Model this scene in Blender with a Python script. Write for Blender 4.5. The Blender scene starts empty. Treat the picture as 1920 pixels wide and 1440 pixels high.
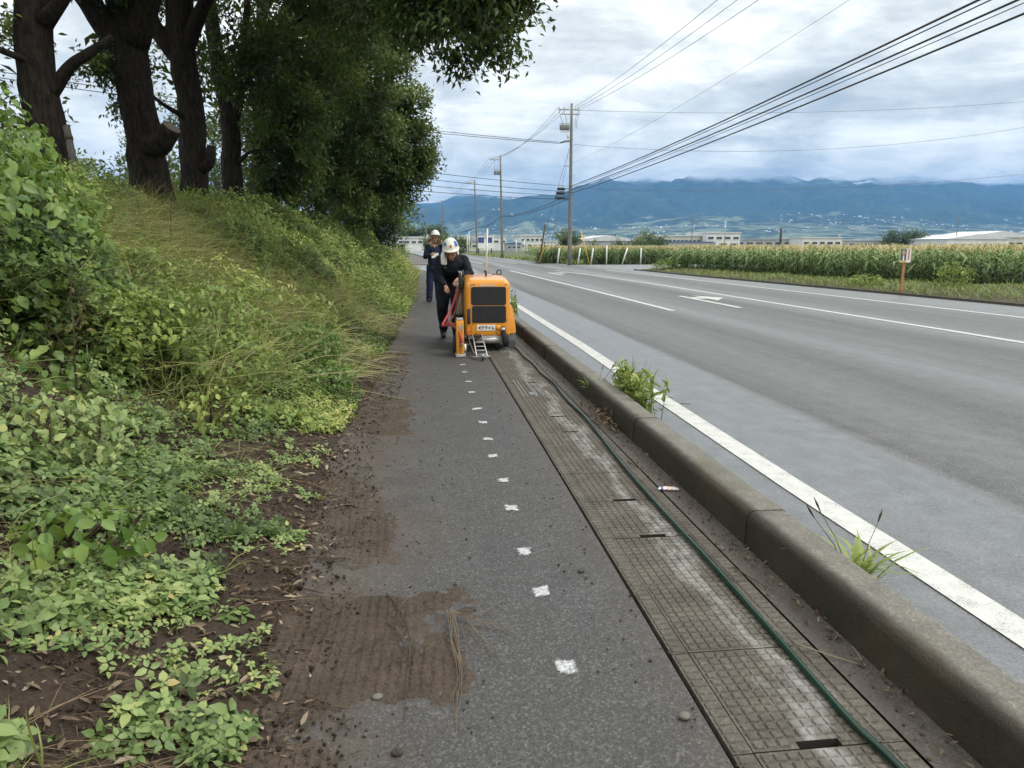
import bpy, bmesh, math, random
import numpy as np
from mathutils import Vector, Matrix

random.seed(7)
RNG = np.random.default_rng(7)
scene = bpy.context.scene
COL = scene.collection
R = math.radians

# ------------------------------------------------------------------ camera
cam_d = bpy.data.cameras.new('camera')
cam = bpy.data.objects.new('camera', cam_d)
COL.objects.link(cam)
cam.location = (0, 0, 1.40)
cam.rotation_euler = (R(90 - 10.61), 0, R(-6.864))
cam_d.sensor_width = 36
cam_d.lens = 1380 / 1920 * 36
cam_d.clip_start = 0.05
cam_d.clip_end = 30000
scene.camera = cam

# ------------------------------------------------------------------ node helpers
def nd(nt, typ, props=None, **inp):
    n = nt.nodes.new(typ)
    for k, v in (props or {}).items():
        setattr(n, k, v)
    for k, v in inp.items():
        s = n.inputs[int(k[1:])] if (k[0] == 'i' and k[1:].isdigit()) else n.inputs[k.replace('_', ' ')]
        if isinstance(v, bpy.types.NodeSocket):
            nt.links.new(v, s)
        else:
            s.default_value = v
    return n

def c4(c):
    return (c[0], c[1], c[2], 1.0) if len(c) == 3 else c

def ma(nt, op, a, b=0.0, clamp=False):
    return nd(nt, 'ShaderNodeMath', {'operation': op, 'use_clamp': clamp}, i0=a, i1=b).outputs[0]

def mixc(nt, f, a, b, bt='MIX'):
    a = a if isinstance(a, bpy.types.NodeSocket) else c4(a)
    b = b if isinstance(b, bpy.types.NodeSocket) else c4(b)
    return nd(nt, 'ShaderNodeMix', {'data_type': 'RGBA', 'blend_type': bt}, i0=f, i6=a, i7=b).outputs[2]

def mapr(nt, v, a, b, c=0.0, d=1.0, smooth=False):
    return nd(nt, 'ShaderNodeMapRange', {'interpolation_type': 'SMOOTHSTEP' if smooth else 'LINEAR'},
              i0=v, i1=a, i2=b, i3=c, i4=d).outputs[0]

def ramp(nt, fac, stops):
    n = nt.nodes.new('ShaderNodeValToRGB')
    e = n.color_ramp.elements
    while len(e) < len(stops):
        e.new(0.5)
    for el, (p, c) in zip(e, stops):
        el.position = p
        el.color = c4(c)
    nt.links.new(fac, n.inputs[0])
    return n.outputs[0]

def noise(nt, vec, scale, detail=4, rough=0.55, dist=0.0):
    return nd(nt, 'ShaderNodeTexNoise', None, Vector=vec, Scale=scale, Detail=detail, Roughness=rough, Distortion=dist).outputs[0]

def pos(nt):
    return nt.nodes.new('ShaderNodeNewGeometry').outputs['Position']

def scaled(nt, vec, s):
    return nd(nt, 'ShaderNodeMapping', None, Vector=vec, Scale=s).outputs[0]

MATS = {}
def material(name):
    m = bpy.data.materials.new(name)
    m.use_nodes = True
    nt = m.node_tree
    MATS[name] = m
    return m, nt, nt.nodes['Principled BSDF']

def setp(nt, b, **kw):
    for k, v in kw.items():
        s = b.inputs[k.replace('_', ' ')]
        if isinstance(v, bpy.types.NodeSocket):
            nt.links.new(v, s)
        else:
            s.default_value = c4(v) if (isinstance(v, tuple) and len(v) == 3 and s.type == 'RGBA') else v

def bump(nt, b, h, strength=0.5, dist=0.01):
    n = nd(nt, 'ShaderNodeBump', None, Strength=strength, Distance=dist, Height=h)
    nt.links.new(n.outputs[0], b.inputs['Normal'])

def simple(name, col, rough=0.6, metal=0.0, var=0.25, vscale=8.0, bumps=0.0, bscale=60.0, spec=0.5, coat=0.0):
    """A plain painted / plastic / metal surface with a little wear in it."""
    m, nt, b = material(name)
    p = nd(nt, 'ShaderNodeTexCoord').outputs['Object']
    f = noise(nt, p, vscale, 5, 0.6)
    lo = tuple(x * (1 - var) for x in col)
    hi = tuple(min(1, x * (1 + var * 0.6)) for x in col)
    setp(nt, b, Base_Color=ramp(nt, f, [(0.3, lo), (0.7, hi)]), Metallic=metal,
         Roughness=mapr(nt, noise(nt, p, vscale * 2.3, 3), 0.3, 0.7, max(0.05, rough - 0.1), min(1, rough + 0.1)))
    b.inputs['Specular IOR Level'].default_value = spec
    b.inputs['Coat Weight'].default_value = coat
    if bumps:
        bump(nt, b, noise(nt, p, bscale, 3), bumps, 0.005)
    return m

# ------------------------------------------------------------------ sky (overcast) and sun
SUN_EL, SUN_AZ = 52.0, 118.0      # azimuth clockwise from +Y (the way the road runs)
world = bpy.data.worlds.new('World')
scene.world = world
world.use_nodes = True
wt = world.node_tree
bg = wt.nodes['Background']
sky = nd(wt, 'ShaderNodeTexSky', {'sky_type': 'NISHITA', 'sun_disc': False, 'sun_elevation': R(SUN_EL),
                                  'sun_rotation': R(SUN_AZ), 'air_density': 1.0, 'dust_density': 2.0, 'ozone_density': 1.5})
gen = nd(wt, 'ShaderNodeTexCoord').outputs['Generated']
sep = nd(wt, 'ShaderNodeSeparateXYZ', None, i0=gen)
zz = ma(wt, 'ADD', ma(wt, 'MAXIMUM', sep.outputs[2], 0.0), 0.10)
u = ma(wt, 'DIVIDE', sep.outputs[0], zz)
v = ma(wt, 'DIVIDE', sep.outputs[1], zz)
cv = nd(wt, 'ShaderNodeCombineXYZ', None, i0=u, i1=v, i2=0.0).outputs[0]
n_big = noise(wt, scaled(wt, cv, (0.8, 1.0, 1)), 1.0, 8, 0.64, 0.8)
n_mid = noise(wt, scaled(wt, cv, (1.7, 2.3, 1)), 1.0, 7, 0.6, 0.5)
n_fine = noise(wt, scaled(wt, gen, (1.0, 1.0, 1.9)), 7.0, 9, 0.62, 0.4)
dens = ma(wt, 'ADD', ma(wt, 'ADD', ma(wt, 'MULTIPLY', n_big, 0.42), ma(wt, 'MULTIPLY', n_mid, 0.18)), ma(wt, 'MULTIPLY', n_fine, 0.40))
cloud = ramp(wt, dens, [(0.38, (8.6, 8.4, 7.5)), (0.45, (7.3, 7.2, 6.5)), (0.495, (5.9, 5.95, 5.4)), (0.545, (4.6, 4.7, 4.4)), (0.62, (3.3, 3.45, 3.3))])
# an overcast sky is brighter overhead than at the horizon
lift = mapr(wt, sep.outputs[2], 0.25, 1.0, 1.0, 1.9)
cloud = nd(wt, 'ShaderNodeVectorMath', {'operation': 'SCALE'}, i0=cloud, Scale=lift).outputs[0]
veil = mapr(wt, n_big, 0.36, 0.46, 0.955, 0.99)
wt.links.new(mixc(wt, veil, sky.outputs[0], cloud), bg.inputs['Color'])
bg.inputs['Strength'].default_value = 0.14
world.cycles.sampling_method = 'MANUAL'
world.cycles.sample_map_resolution = 512

sun_d = bpy.data.lights.new('sun', 'SUN')
sun_d.energy = 1.5
sun_d.angle = R(16)
sun_d.color = (1.0, 0.965, 0.91)
sun = bpy.data.objects.new('sun', sun_d)
COL.objects.link(sun)
sdir = Vector((math.sin(R(SUN_AZ)) * math.cos(R(SUN_EL)), math.cos(R(SUN_AZ)) * math.cos(R(SUN_EL)), math.sin(R(SUN_EL))))
sun.rotation_euler = (-sdir).to_track_quat('-Z', 'Y').to_euler()
sun.location = (6, -6, 20)

vs = scene.view_settings
vs.view_transform = 'Standard'
vs.look = 'None'
vs.gamma = 1.0
vs.exposure = 0.6
vs.use_curve_mapping = False
scene.cycles.use_denoising = True
scene.cycles.max_bounces = 8
scene.cycles.diffuse_bounces = 3
scene.cycles.glossy_bounces = 3
scene.cycles.transmission_bounces = 4
scene.cycles.transparent_max_bounces = 12
scene.cycles.volume_bounces = 0

# ------------------------------------------------------------------ mesh helpers
def link(o, parent=None):
    COL.objects.link(o)
    if parent is not None:
        o.parent = parent
    return o

def tag(o, label=None, cat=None, group=None, kind=None):
    if label: o['label'] = label
    if cat: o['category'] = cat
    if group: o['group'] = group
    if kind: o['kind'] = kind
    return o

def empty(name, loc=(0, 0, 0), rz=0.0):
    o = bpy.data.objects.new(name, None)
    o.empty_display_size = 0.2
    o.location = loc
    o.rotation_euler = (0, 0, rz)
    return link(o)

def thing(name, label, cat, loc=(0, 0, 0), rz=0.0, group=None):
    return tag(empty(name, loc, rz), label, cat, group)

def mesh_np(name, V, F, mat=None, parent=None, tint=None, smooth=False, mats=None, midx=None):
    """V (n,3); F list of (m,k) integer arrays of k-gons (or one array)."""
    if isinstance(F, np.ndarray):
        F = [F]
    F = [f for f in F if len(f)]
    me = bpy.data.meshes.new(name)
    V = np.ascontiguousarray(V, dtype=np.float32)
    me.vertices.add(len(V))
    me.vertices.foreach_set('co', V.ravel())
    loops = np.concatenate([f.ravel() for f in F]).astype(np.int32)
    tot = np.concatenate([np.full(len(f), f.shape[1]) for f in F]).astype(np.int32)
    st = np.concatenate([[0], np.cumsum(tot)[:-1]]).astype(np.int32)
    me.loops.add(len(loops))
    me.loops.foreach_set('vertex_index', loops)
    me.polygons.add(len(tot))
    me.polygons.foreach_set('loop_start', st)
    me.polygons.foreach_set('loop_total', tot)
    if midx is not None:
        me.polygons.foreach_set('material_index', np.asarray(midx, dtype=np.int32))
    if smooth:
        me.polygons.foreach_set('use_smooth', np.ones(len(tot), dtype=bool))
    if tint is not None:
        a = me.attributes.new('tint', 'FLOAT', 'POINT')
        a.data.foreach_set('value', np.ascontiguousarray(tint, dtype=np.float32))
    me.update(calc_edges=True)
    me.validate()
    for mm in (mats or ([mat] if mat else [])):
        me.materials.append(mm)
    o = bpy.data.objects.new(name, me)
    return link(o, parent)

def grid_mesh(name, xs, ys, zf, mat, parent=None, smooth=True):
    X, Y = np.meshgrid(xs, ys, indexing='ij')
    Z = zf(X, Y)
    V = np.stack([X.ravel(), Y.ravel(), Z.ravel()], 1)
    nx, ny = len(xs), len(ys)
    i = np.arange(nx * ny).reshape(nx, ny)
    F = np.stack([i[:-1, :-1].ravel(), i[1:, :-1].ravel(), i[1:, 1:].ravel(), i[:-1, 1:].ravel()], 1)
    return mesh_np(name, V, F, mat, parent, smooth=smooth)

class MB:
    """Collects shapes; build() links them as one mesh object."""
    def __init__(s):
        s.v, s.f, s.sm = [], [], []
    def add(s, vs_, fs, smooth=False):
        k = len(s.v)
        s.v += [tuple(p) for p in vs_]
        s.f += [tuple(i + k for i in f) for f in fs]
        s.sm += [smooth] * len(fs)
        return s
    def box(s, lo, hi, M=None):
        x0, y0, z0 = lo; x1, y1, z1 = hi
        v = [(x0, y0, z0), (x1, y0, z0), (x1, y1, z0), (x0, y1, z0), (x0, y0, z1), (x1, y0, z1), (x1, y1, z1), (x0, y1, z1)]
        if M is not None: v = [tuple(M @ Vector(p)) for p in v]
        return s.add(v, [(0, 3, 2, 1), (4, 5, 6, 7), (0, 1, 5, 4), (1, 2, 6, 5), (2, 3, 7, 6), (3, 0, 4, 7)])
    def prism(s, outline, a0, a1, axis='y', smooth=False):
        """outline: 2-D points; extruded along axis from a0 to a1."""
        def p(q, a):
            return {'y': (q[0], a, q[1]), 'x': (a, q[0], q[1]), 'z': (q[0], q[1], a)}[axis]
        n = len(outline)
        v = [p(q, a0) for q in outline] + [p(q, a1) for q in outline]
        k = len(s.v)
        s.add(v, [], False)
        for i in range(n):
            j = (i + 1) % n
            s.f.append((k + i, k + j, k + n + j, k + n + i)); s.sm.append(smooth)
        s.f.append(tuple(k + i for i in range(n))[::-1]); s.sm.append(False)
        s.f.append(tuple(k + n + i for i in range(n))); s.sm.append(False)
        return s
    def tube(s, pts, r, seg=8, caps=True, smooth=True):
        pts = [Vector(p) for p in pts]
        rs = r if isinstance(r, (list, tuple)) else [r] * len(pts)
        rings, prev = [], None
        k0 = len(s.v)
        for i, p in enumerate(pts):
            t = (pts[min(i + 1, len(pts) - 1)] - pts[max(i - 1, 0)])
            t = t.normalized() if t.length > 1e-9 else Vector((0, 0, 1))
            if prev is None:
                a = Vector((0, 0, 1)) if abs(t.z) < 0.9 else Vector((1, 0, 0))
                n = t.cross(a).normalized()
            else:
                n = (prev - t * prev.dot(t)).normalized()
            b = t.cross(n)
            prev = n
            for q in range(seg):
                a = 2 * math.pi * q / seg
                s.v.append(tuple(p + (n * math.cos(a) + b * math.sin(a)) * rs[i]))
        for i in range(len(pts) - 1):
            for q in range(seg):
                a, b2 = k0 + i * seg + q, k0 + i * seg + (q + 1) % seg
                s.f.append((a, b2, b2 + seg, a + seg)); s.sm.append(smooth)
        if caps:
            s.f.append(tuple(k0 + q for q in range(seg))[::-1]); s.sm.append(False)
            e = k0 + (len(pts) - 1) * seg
            s.f.append(tuple(e + q for q in range(seg))); s.sm.append(False)
        return s
    def lathe(s, prof, c=(0, 0, 0), seg=16, axis='z', smooth=True):
        k0 = len(s.v)
        for (r, h) in prof:
            for q in range(seg):
                a = 2 * math.pi * q / seg
                x, y = r * math.cos(a), r * math.sin(a)
                p = {'z': (x, y, h), 'y': (x, h, y), 'x': (h, x, y)}[axis]
                s.v.append((c[0] + p[0], c[1] + p[1], c[2] + p[2]))
        for i in range(len(prof) - 1):
            for q in range(seg):
                a, b2 = k0 + i * seg + q, k0 + i * seg + (q + 1) % seg
                s.f.append((a, b2, b2 + seg, a + seg)); s.sm.append(smooth)
        s.f.append(tuple(k0 + q for q in range(seg))[::-1]); s.sm.append(False)
        e = k0 + (len(prof) - 1) * seg
        s.f.append(tuple(e + q for q in range(seg))); s.sm.append(False)
        return s
    def build(s, name, mat, parent=None, bevel=0.0, seg=2):
        me = bpy.data.meshes.new(name)
        me.from_pydata(s.v, [], s.f)
        me.polygons.foreach_set('use_smooth', s.sm)
        me.materials.append(mat)
        if bevel:
            bm = bmesh.new(); bm.from_mesh(me)
            bmesh.ops.remove_doubles(bm, verts=bm.verts, dist=1e-5)
            bmesh.ops.recalc_face_normals(bm, faces=bm.faces)
            es = [e for e in bm.edges if len(e.link_faces) == 2 and e.calc_face_angle(0) > 0.6]
            bmesh.ops.bevel(bm, geom=es, offset=bevel, segments=seg, affect='EDGES', profile=0.5, clamp_overlap=True)
            for f in bm.faces: f.smooth = True
            bm.to_mesh(me); bm.free()
            try:
                me.set_sharp_from_angle(angle=R(50))
            except Exception:
                pass
        else:
            bm = bmesh.new(); bm.from_mesh(me)
            bmesh.ops.recalc_face_normals(bm, faces=bm.faces)
            bm.to_mesh(me); bm.free()
        o = bpy.data.objects.new(name, me)
        return link(o, parent)

def rrect(x0, x1, y0, y1, r, n=5):
    pts = []
    for cx, cy, a0 in ((x1 - r, y1 - r, 0), (x0 + r, y1 - r, 90), (x0 + r, y0 + r, 180), (x1 - r, y0 + r, 270)):
        for i in range(n + 1):
            a = R(a0 + 90 * i / n)
            pts.append((cx + r * math.cos(a), cy + r * math.sin(a)))
    return pts

def smooth01(t):
    t = np.clip(t, 0, 1)
    return t * t * (3 - 2 * t)

class VNoise:
    """Cheap 2-D value noise for heights and masks."""
    def __init__(s, seed):
        s.t = np.random.default_rng(seed).random((256, 256))
    def __call__(s, x, y):
        x = np.asarray(x, float); y = np.asarray(y, float)
        xi, yi = np.floor(x).astype(int), np.floor(y).astype(int)
        fx, fy = x - xi, y - yi
        fx, fy = fx * fx * (3 - 2 * fx), fy * fy * (3 - 2 * fy)
        g = lambda a, b: s.t[a % 256, b % 256]
        return (g(xi, yi) * (1 - fx) + g(xi + 1, yi) * fx) * (1 - fy) + (g(xi, yi + 1) * (1 - fx) + g(xi + 1, yi + 1) * fx) * fy
    def fbm(s, x, y, oct=4, gain=0.5):
        o, a, t = 0, 1.0, 0
        for k in range(oct):
            o = o + a * s(x * 2 ** k + 13.7 * k, y * 2 ** k + 7.1 * k); t += a; a *= gain
        return o / t
    def ridged(s, x, y, oct=5, gain=0.55):
        o, a, t = 0, 1.0, 0
        for k in range(oct):
            o = o + a * (1 - np.abs(2 * s(x * 2 ** k + 3.7 * k, y * 2 ** k + 9.1 * k) - 1)); t += a; a *= gain
        return o / t
VN = VNoise(11)
VN2 = VNoise(23)

# ------------------------------------------------------------------ leaf batches
def unit(a):
    return a / np.maximum(np.linalg.norm(a, axis=1, keepdims=True), 1e-9)

class Leaves:
    """Gathers many small leaf faces (numpy) into one mesh."""
    def __init__(s):
        s.V, s.T, s.Q, s.t, s.n = [], [], [], [], 0
    def _push(s, verts, tris, quads, tint):
        n, k = verts.shape[0], verts.shape[1]
        base = s.n + np.arange(n)[:, None, None] * k
        s.V.append(verts.reshape(-1, 3))
        if tris is not None: s.T.append((base + np.array(tris)[None]).reshape(-1, 3))
        if quads is not None: s.Q.append((base + np.array(quads)[None]).reshape(-1, 4))
        s.t.append(np.repeat(tint, k))
        s.n += n * k
    def diamond(s, P, D, N, L, W, tint, fold=0.18, droop=0.15):
        D = unit(D); S = unit(np.cross(D, N)); U = np.cross(S, D)
        L = L[:, None]; W = W[:, None]
        v = np.stack([P, P + D * L * .42 + S * W * .5 + U * W * fold, P + D * L - U * L * droop, P + D * L * .42 - S * W * .5 + U * W * fold], 1)
        s._push(v, [(0, 1, 2), (0, 2, 3)], None, tint)
    def oval(s, P, D, N, L, W, tint, fold=0.14, droop=0.18):
        D = unit(D); S = unit(np.cross(D, N)); U = np.cross(S, D)
        L = L[:, None]; W = W[:, None]
        m = lambda t: P + D * L * t - U * L * droop * t * t
        sd = lambda t, w, sg: m(t) + S * W * w * sg + U * W * fold * w * 2
        v = np.stack([m(0), sd(.25, .44, 1), sd(.6, .43, 1), m(1.0), sd(.6, .43, -1), sd(.25, .44, -1), m(.25), m(.6)], 1)
        s._push(v, [(0, 1, 6), (2, 3, 7), (7, 3, 4), (0, 6, 5)], [(1, 2, 7, 6), (6, 7, 4, 5)], tint)
    def blade(s, P, D, B, L, W, tint, bend=0.5):
        """Grass blade: grows along D, bends towards B."""
        D = unit(D); S = unit(np.cross(D, B) + 1e-4)
        L = L[:, None]; W = W[:, None]
        b = bend[:, None] if isinstance(bend, np.ndarray) else bend
        m = lambda t: P + D * L * t * (1 - .35 * b * t) + B * L * b * t * t
        v = np.stack([m(0) - S * W * .4, m(0) + S * W * .4, m(.4) + S * W * .5, m(.4) - S * W * .5, m(.75) + S * W * .3, m(.75) - S * W * .3, m(1.0)], 1)
        s._push(v, [(5, 4, 6)], [(0, 1, 2, 3), (3, 2, 4, 5)], tint)
    def build(s, name, mat, parent=None, smooth=False):
        F = []
        if s.T: F.append(np.concatenate(s.T))
        if s.Q: F.append(np.concatenate(s.Q))
        return mesh_np(name, np.concatenate(s.V), F, mat, parent, tint=np.concatenate(s.t), smooth=smooth)

def rdir(n, rng=RNG):
    return unit(rng.normal(size=(n, 3)))

def leaf_mat(name, stops, trans=0.3, rough=0.5, spec=0.35):
    m, nt, b = material(name)
    t = nd(nt, 'ShaderNodeAttribute', {'attribute_name': 'tint'}).outputs['Fac']
    p = pos(nt)
    j = ma(nt, 'ADD', t, ma(nt, 'MULTIPLY', ma(nt, 'SUBTRACT', noise(nt, p, 25, 2), 0.5), 0.25), True)
    c = ramp(nt, j, stops)
    setp(nt, b, Base_Color=c, Roughness=rough)
    b.inputs['Specular IOR Level'].default_value = spec
    tr = nd(nt, 'ShaderNodeBsdfTranslucent', None, Color=mixc(nt, 0.35, c, (0.25, 0.32, 0.04)))
    mx = nd(nt, 'ShaderNodeMixShader', None, i0=trans, i1=b.outputs[0], i2=tr.outputs[0])
    nt.links.new(mx.outputs[0], nt.nodes['Material Output'].inputs['Surface'])
    return m
# ================================================================== THE SETTING
# ------------------------------------------------------------------ surface materials
def asphalt_mat(name, lo, hi, warm, speck=1.0, wet=False, dirt=False):
    m, nt, b = material(name)
    p = pos(nt)
    xyz = nd(nt, 'ShaderNodeSeparateXYZ', None, i0=p)
    x = xyz.outputs[0]
    big = noise(nt, p, 0.7, 5, 0.6)
    mid = noise(nt, p, 4.5, 5, 0.62)
    grain = noise(nt, p, 105, 4, 0.8)
    agg = nd(nt, 'ShaderNodeTexVoronoi', {'feature': 'F1'}, Vector=p, Scale=125.0)
    c = ramp(nt, mid, [(0.3, lo), (0.7, hi)])
    c = mixc(nt, mapr(nt, big, 0.35, 0.7), c, warm)
    sp = ramp(nt, agg.outputs['Color'], [(0.0, (0.42, 0.42, 0.42)), (0.62, (0.95, 0.95, 0.96)), (1.0, (2.3, 2.3, 2.25))])
    c = mixc(nt, 0.75 * speck, c, mixc(nt, 1.0, c, sp, 'MULTIPLY'))
    c = mixc(nt, 0.5 * speck, c, mixc(nt, 1.0, c, ramp(nt, grain, [(0.32, (0.35, 0.35, 0.35)), (0.7, (1.55, 1.55, 1.55))]), 'MULTIPLY'))
    rough = mapr(nt, mid, 0.3, 0.7, 0.55, 0.75)
    if wet:
        # damp lanes and worn wheel tracks: water film, pale sky sheen painted into colour
        sx = nd(nt, 'ShaderNodeMapping', None, Vector=p, Scale=(1.0, 0.045, 1.0)).outputs[0]
        wob = noise(nt, sx, 0.8, 4, 0.55)
        wx = ma(nt, 'ADD', x, ma(nt, 'MULTIPLY', ma(nt, 'SUBTRACT', wob, 0.5), 1.1))
        band = ramp(nt, mapr(nt, wx, 1.5, 14.0),
                    [(q_, (w_,) * 3) for (q_, w_) in ((0, .95), (.124, .88), (.14, .10), (.18, .42), (.24, .30), (.27, .10), (.31, .45), (.335, .7), (.4, .42), (.45, .3), (.5, .12), (.54, .45), (.58, .8), (.63, .4), (.7, .22), (.78, .4), (.84, .7), (.9, .85))])
        streak = noise(nt, nd(nt, 'ShaderNodeMapping', None, Vector=p, Scale=(3.0, 0.12, 1.0)).outputs[0], 1.0, 5, 0.6)
        w = ma(nt, 'ADD', band, ma(nt, 'MULTIPLY', ma(nt, 'SUBTRACT', streak, 0.5), 0.55), True)
        rough = mapr(nt, w, 0.0, 1.0, 0.80, 0.26)
        c = mixc(nt, mapr(nt, w, 0.0, 1.0, 0.0, 0.75), c, mixc(nt, 0.9, (0.150, 0.155, 0.166), mixc(nt, 1.0, (0.150, 0.155, 0.166), mixc(nt, 1.0, ramp(nt, grain, [(0.3, (.35,) * 3), (0.7, (1.6,) * 3)]), ramp(nt, mid, [(.3, (.72,) * 3), (.7, (1.25,) * 3)]), 'MULTIPLY'), 'MULTIPLY')))
    if dirt:
        # soil tracked on to the path along the bank side and beside the drain
        y = xyz.outputs[1]
        e = noise(nt, p, 1.6, 5, 0.65, 0.6)
        left = mapr(nt, ma(nt, 'ADD', x, ma(nt, 'MULTIPLY', ma(nt, 'SUBTRACT', e, 0.5), 1.15)), -0.50, 0.12, 1.0, 0.0)
        right = mapr(nt, ma(nt, 'ADD', x, ma(nt, 'MULTIPLY', ma(nt, 'SUBTRACT', noise(nt, p, 2.6, 5, 0.65), 0.5), 0.55)), 0.62, 0.88, 0.0, 0.5)
        gut = mapr(nt, x, 1.2, 1.36, 0.0, 0.75)
        d = ma(nt, 'MAXIMUM', ma(nt, 'MAXIMUM', left, right), gut, True)
        d = ma(nt, 'MULTIPLY', d, mapr(nt, noise(nt, p, 22, 4, 0.7), 0.3, 0.65, 0.35, 1.0), True)
        c = mixc(nt, ma(nt, 'MULTIPLY', d, 0.85), c, mixc(nt, mid, (0.055, 0.036, 0.026), (0.10, 0.072, 0.055)))
        rough = mixc(nt, d, rough, (0.6, 0.6, 0.6))
    setp(nt, b, Base_Color=c, Roughness=rough)
    b.inputs['Specular IOR Level'].default_value = 0.55 if wet else 0.4
    bump(nt, b, ma(nt, 'ADD', agg.outputs['Distance'], ma(nt, 'MULTIPLY', grain, 0.6)), 0.65 if not wet else 0.5, 0.004)
    return m

M_PATH = asphalt_mat('path_asphalt', (0.046, 0.046, 0.049), (0.074, 0.074, 0.077), (0.060, 0.057, 0.056), 1.0, dirt=True)
M_ROAD = asphalt_mat('road_asphalt', (0.066, 0.067, 0.069), (0.098, 0.099, 0.102), (0.078, 0.080, 0.083), 1.0, wet=True)

def paint_mat(name, wear=0.5, col=(0.52, 0.52, 0.51)):
    m, nt, b = material(name)
    p = pos(nt)
    g = noise(nt, p, 120, 3, 0.7)
    l = noise(nt, p, 9, 5, 0.65)
    f = ma(nt, 'ADD', ma(nt, 'MULTIPLY', g, 0.6), ma(nt, 'MULTIPLY', l, 0.4))
    k = mapr(nt, f, wear - 0.13, wear + 0.02)
    setp(nt, b, Base_Color=mixc(nt, k, (0.13, 0.13, 0.13), mixc(nt, l, tuple(x * .8 for x in col), col)), Roughness=0.6)
    bump(nt, b, g, 0.3, 0.003)
    return m
M_LINE = paint_mat('road_paint', 0.46)

def spray_mat():
    m, nt, b = material('white_spray_paint')
    p = pos(nt)
    t = nd(nt, 'ShaderNodeAttribute', {'attribute_name': 'tint'}).outputs['Fac']
    g = noise(nt, p, 260, 3, 0.75)
    cov = mapr(nt, ma(nt, 'ADD', t, ma(nt, 'MULTIPLY', ma(nt, 'SUBTRACT', g, 0.5), 1.5)), 0.40, 0.95)
    setp(nt, b, Base_Color=(0.52, 0.53, 0.55), Roughness=0.7)
    tr = nd(nt, 'ShaderNodeBsdfTransparent')
    mx = nd(nt, 'ShaderNodeMixShader', None, i0=cov, i1=tr.outputs[0], i2=b.outputs[0])
    nt.links.new(mx.outputs[0], nt.nodes['Material Output'].inputs['Surface'])
    return m
M_SPRAY = spray_mat()

def soil_mat(name, dark=(0.030, 0.020, 0.014), light=(0.085, 0.058, 0.042), bumpd=0.03, sc=1.0):
    m, nt, b = material(name)
    p = pos(nt)
    n1 = noise(nt, p, 3.0 * sc, 6, 0.65)
    n2 = noise(nt, p, 45 * sc, 5, 0.7)
    vo = nd(nt, 'ShaderNodeTexVoronoi', None, Vector=p, Scale=70.0 * sc).outputs['Distance']
    c = ramp(nt, ma(nt, 'ADD', ma(nt, 'MULTIPLY', n1, .5), ma(nt, 'MULTIPLY', n2, .5)), [(0.32, dark), (0.68, light)])
    setp(nt, b, Base_Color=c, Roughness=0.85)
    b.inputs['Specular IOR Level'].default_value = 0.25
    bump(nt, b, ma(nt, 'ADD', n2, ma(nt, 'MULTIPLY', vo, 0.5)), 0.9, bumpd)
    return m
M_SOIL = soil_mat('bank_soil', (0.022, 0.015, 0.011), (0.078, 0.055, 0.040))
M_MUD = soil_mat('mud', (0.036, 0.027, 0.020), (0.125, 0.096, 0.076), 0.02, 1.4)

def land_mat():
    m, nt, b = material('plain_land')
    p = pos(nt)
    n1 = noise(nt, p, 0.02, 5, 0.6)
    n2 = noise(nt, p, 1.2, 5, 0.7)
    c = mixc(nt, mapr(nt, n1, 0.4, 0.6), (0.055, 0.085, 0.026), (0.10, 0.10, 0.045))
    c = mixc(nt, mapr(nt, n2, 0.35, 0.65), c, (0.035, 0.055, 0.02))
    setp(nt, b, Base_Color=c, Roughness=0.9)
    return m
M_LAND = land_mat()

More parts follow.
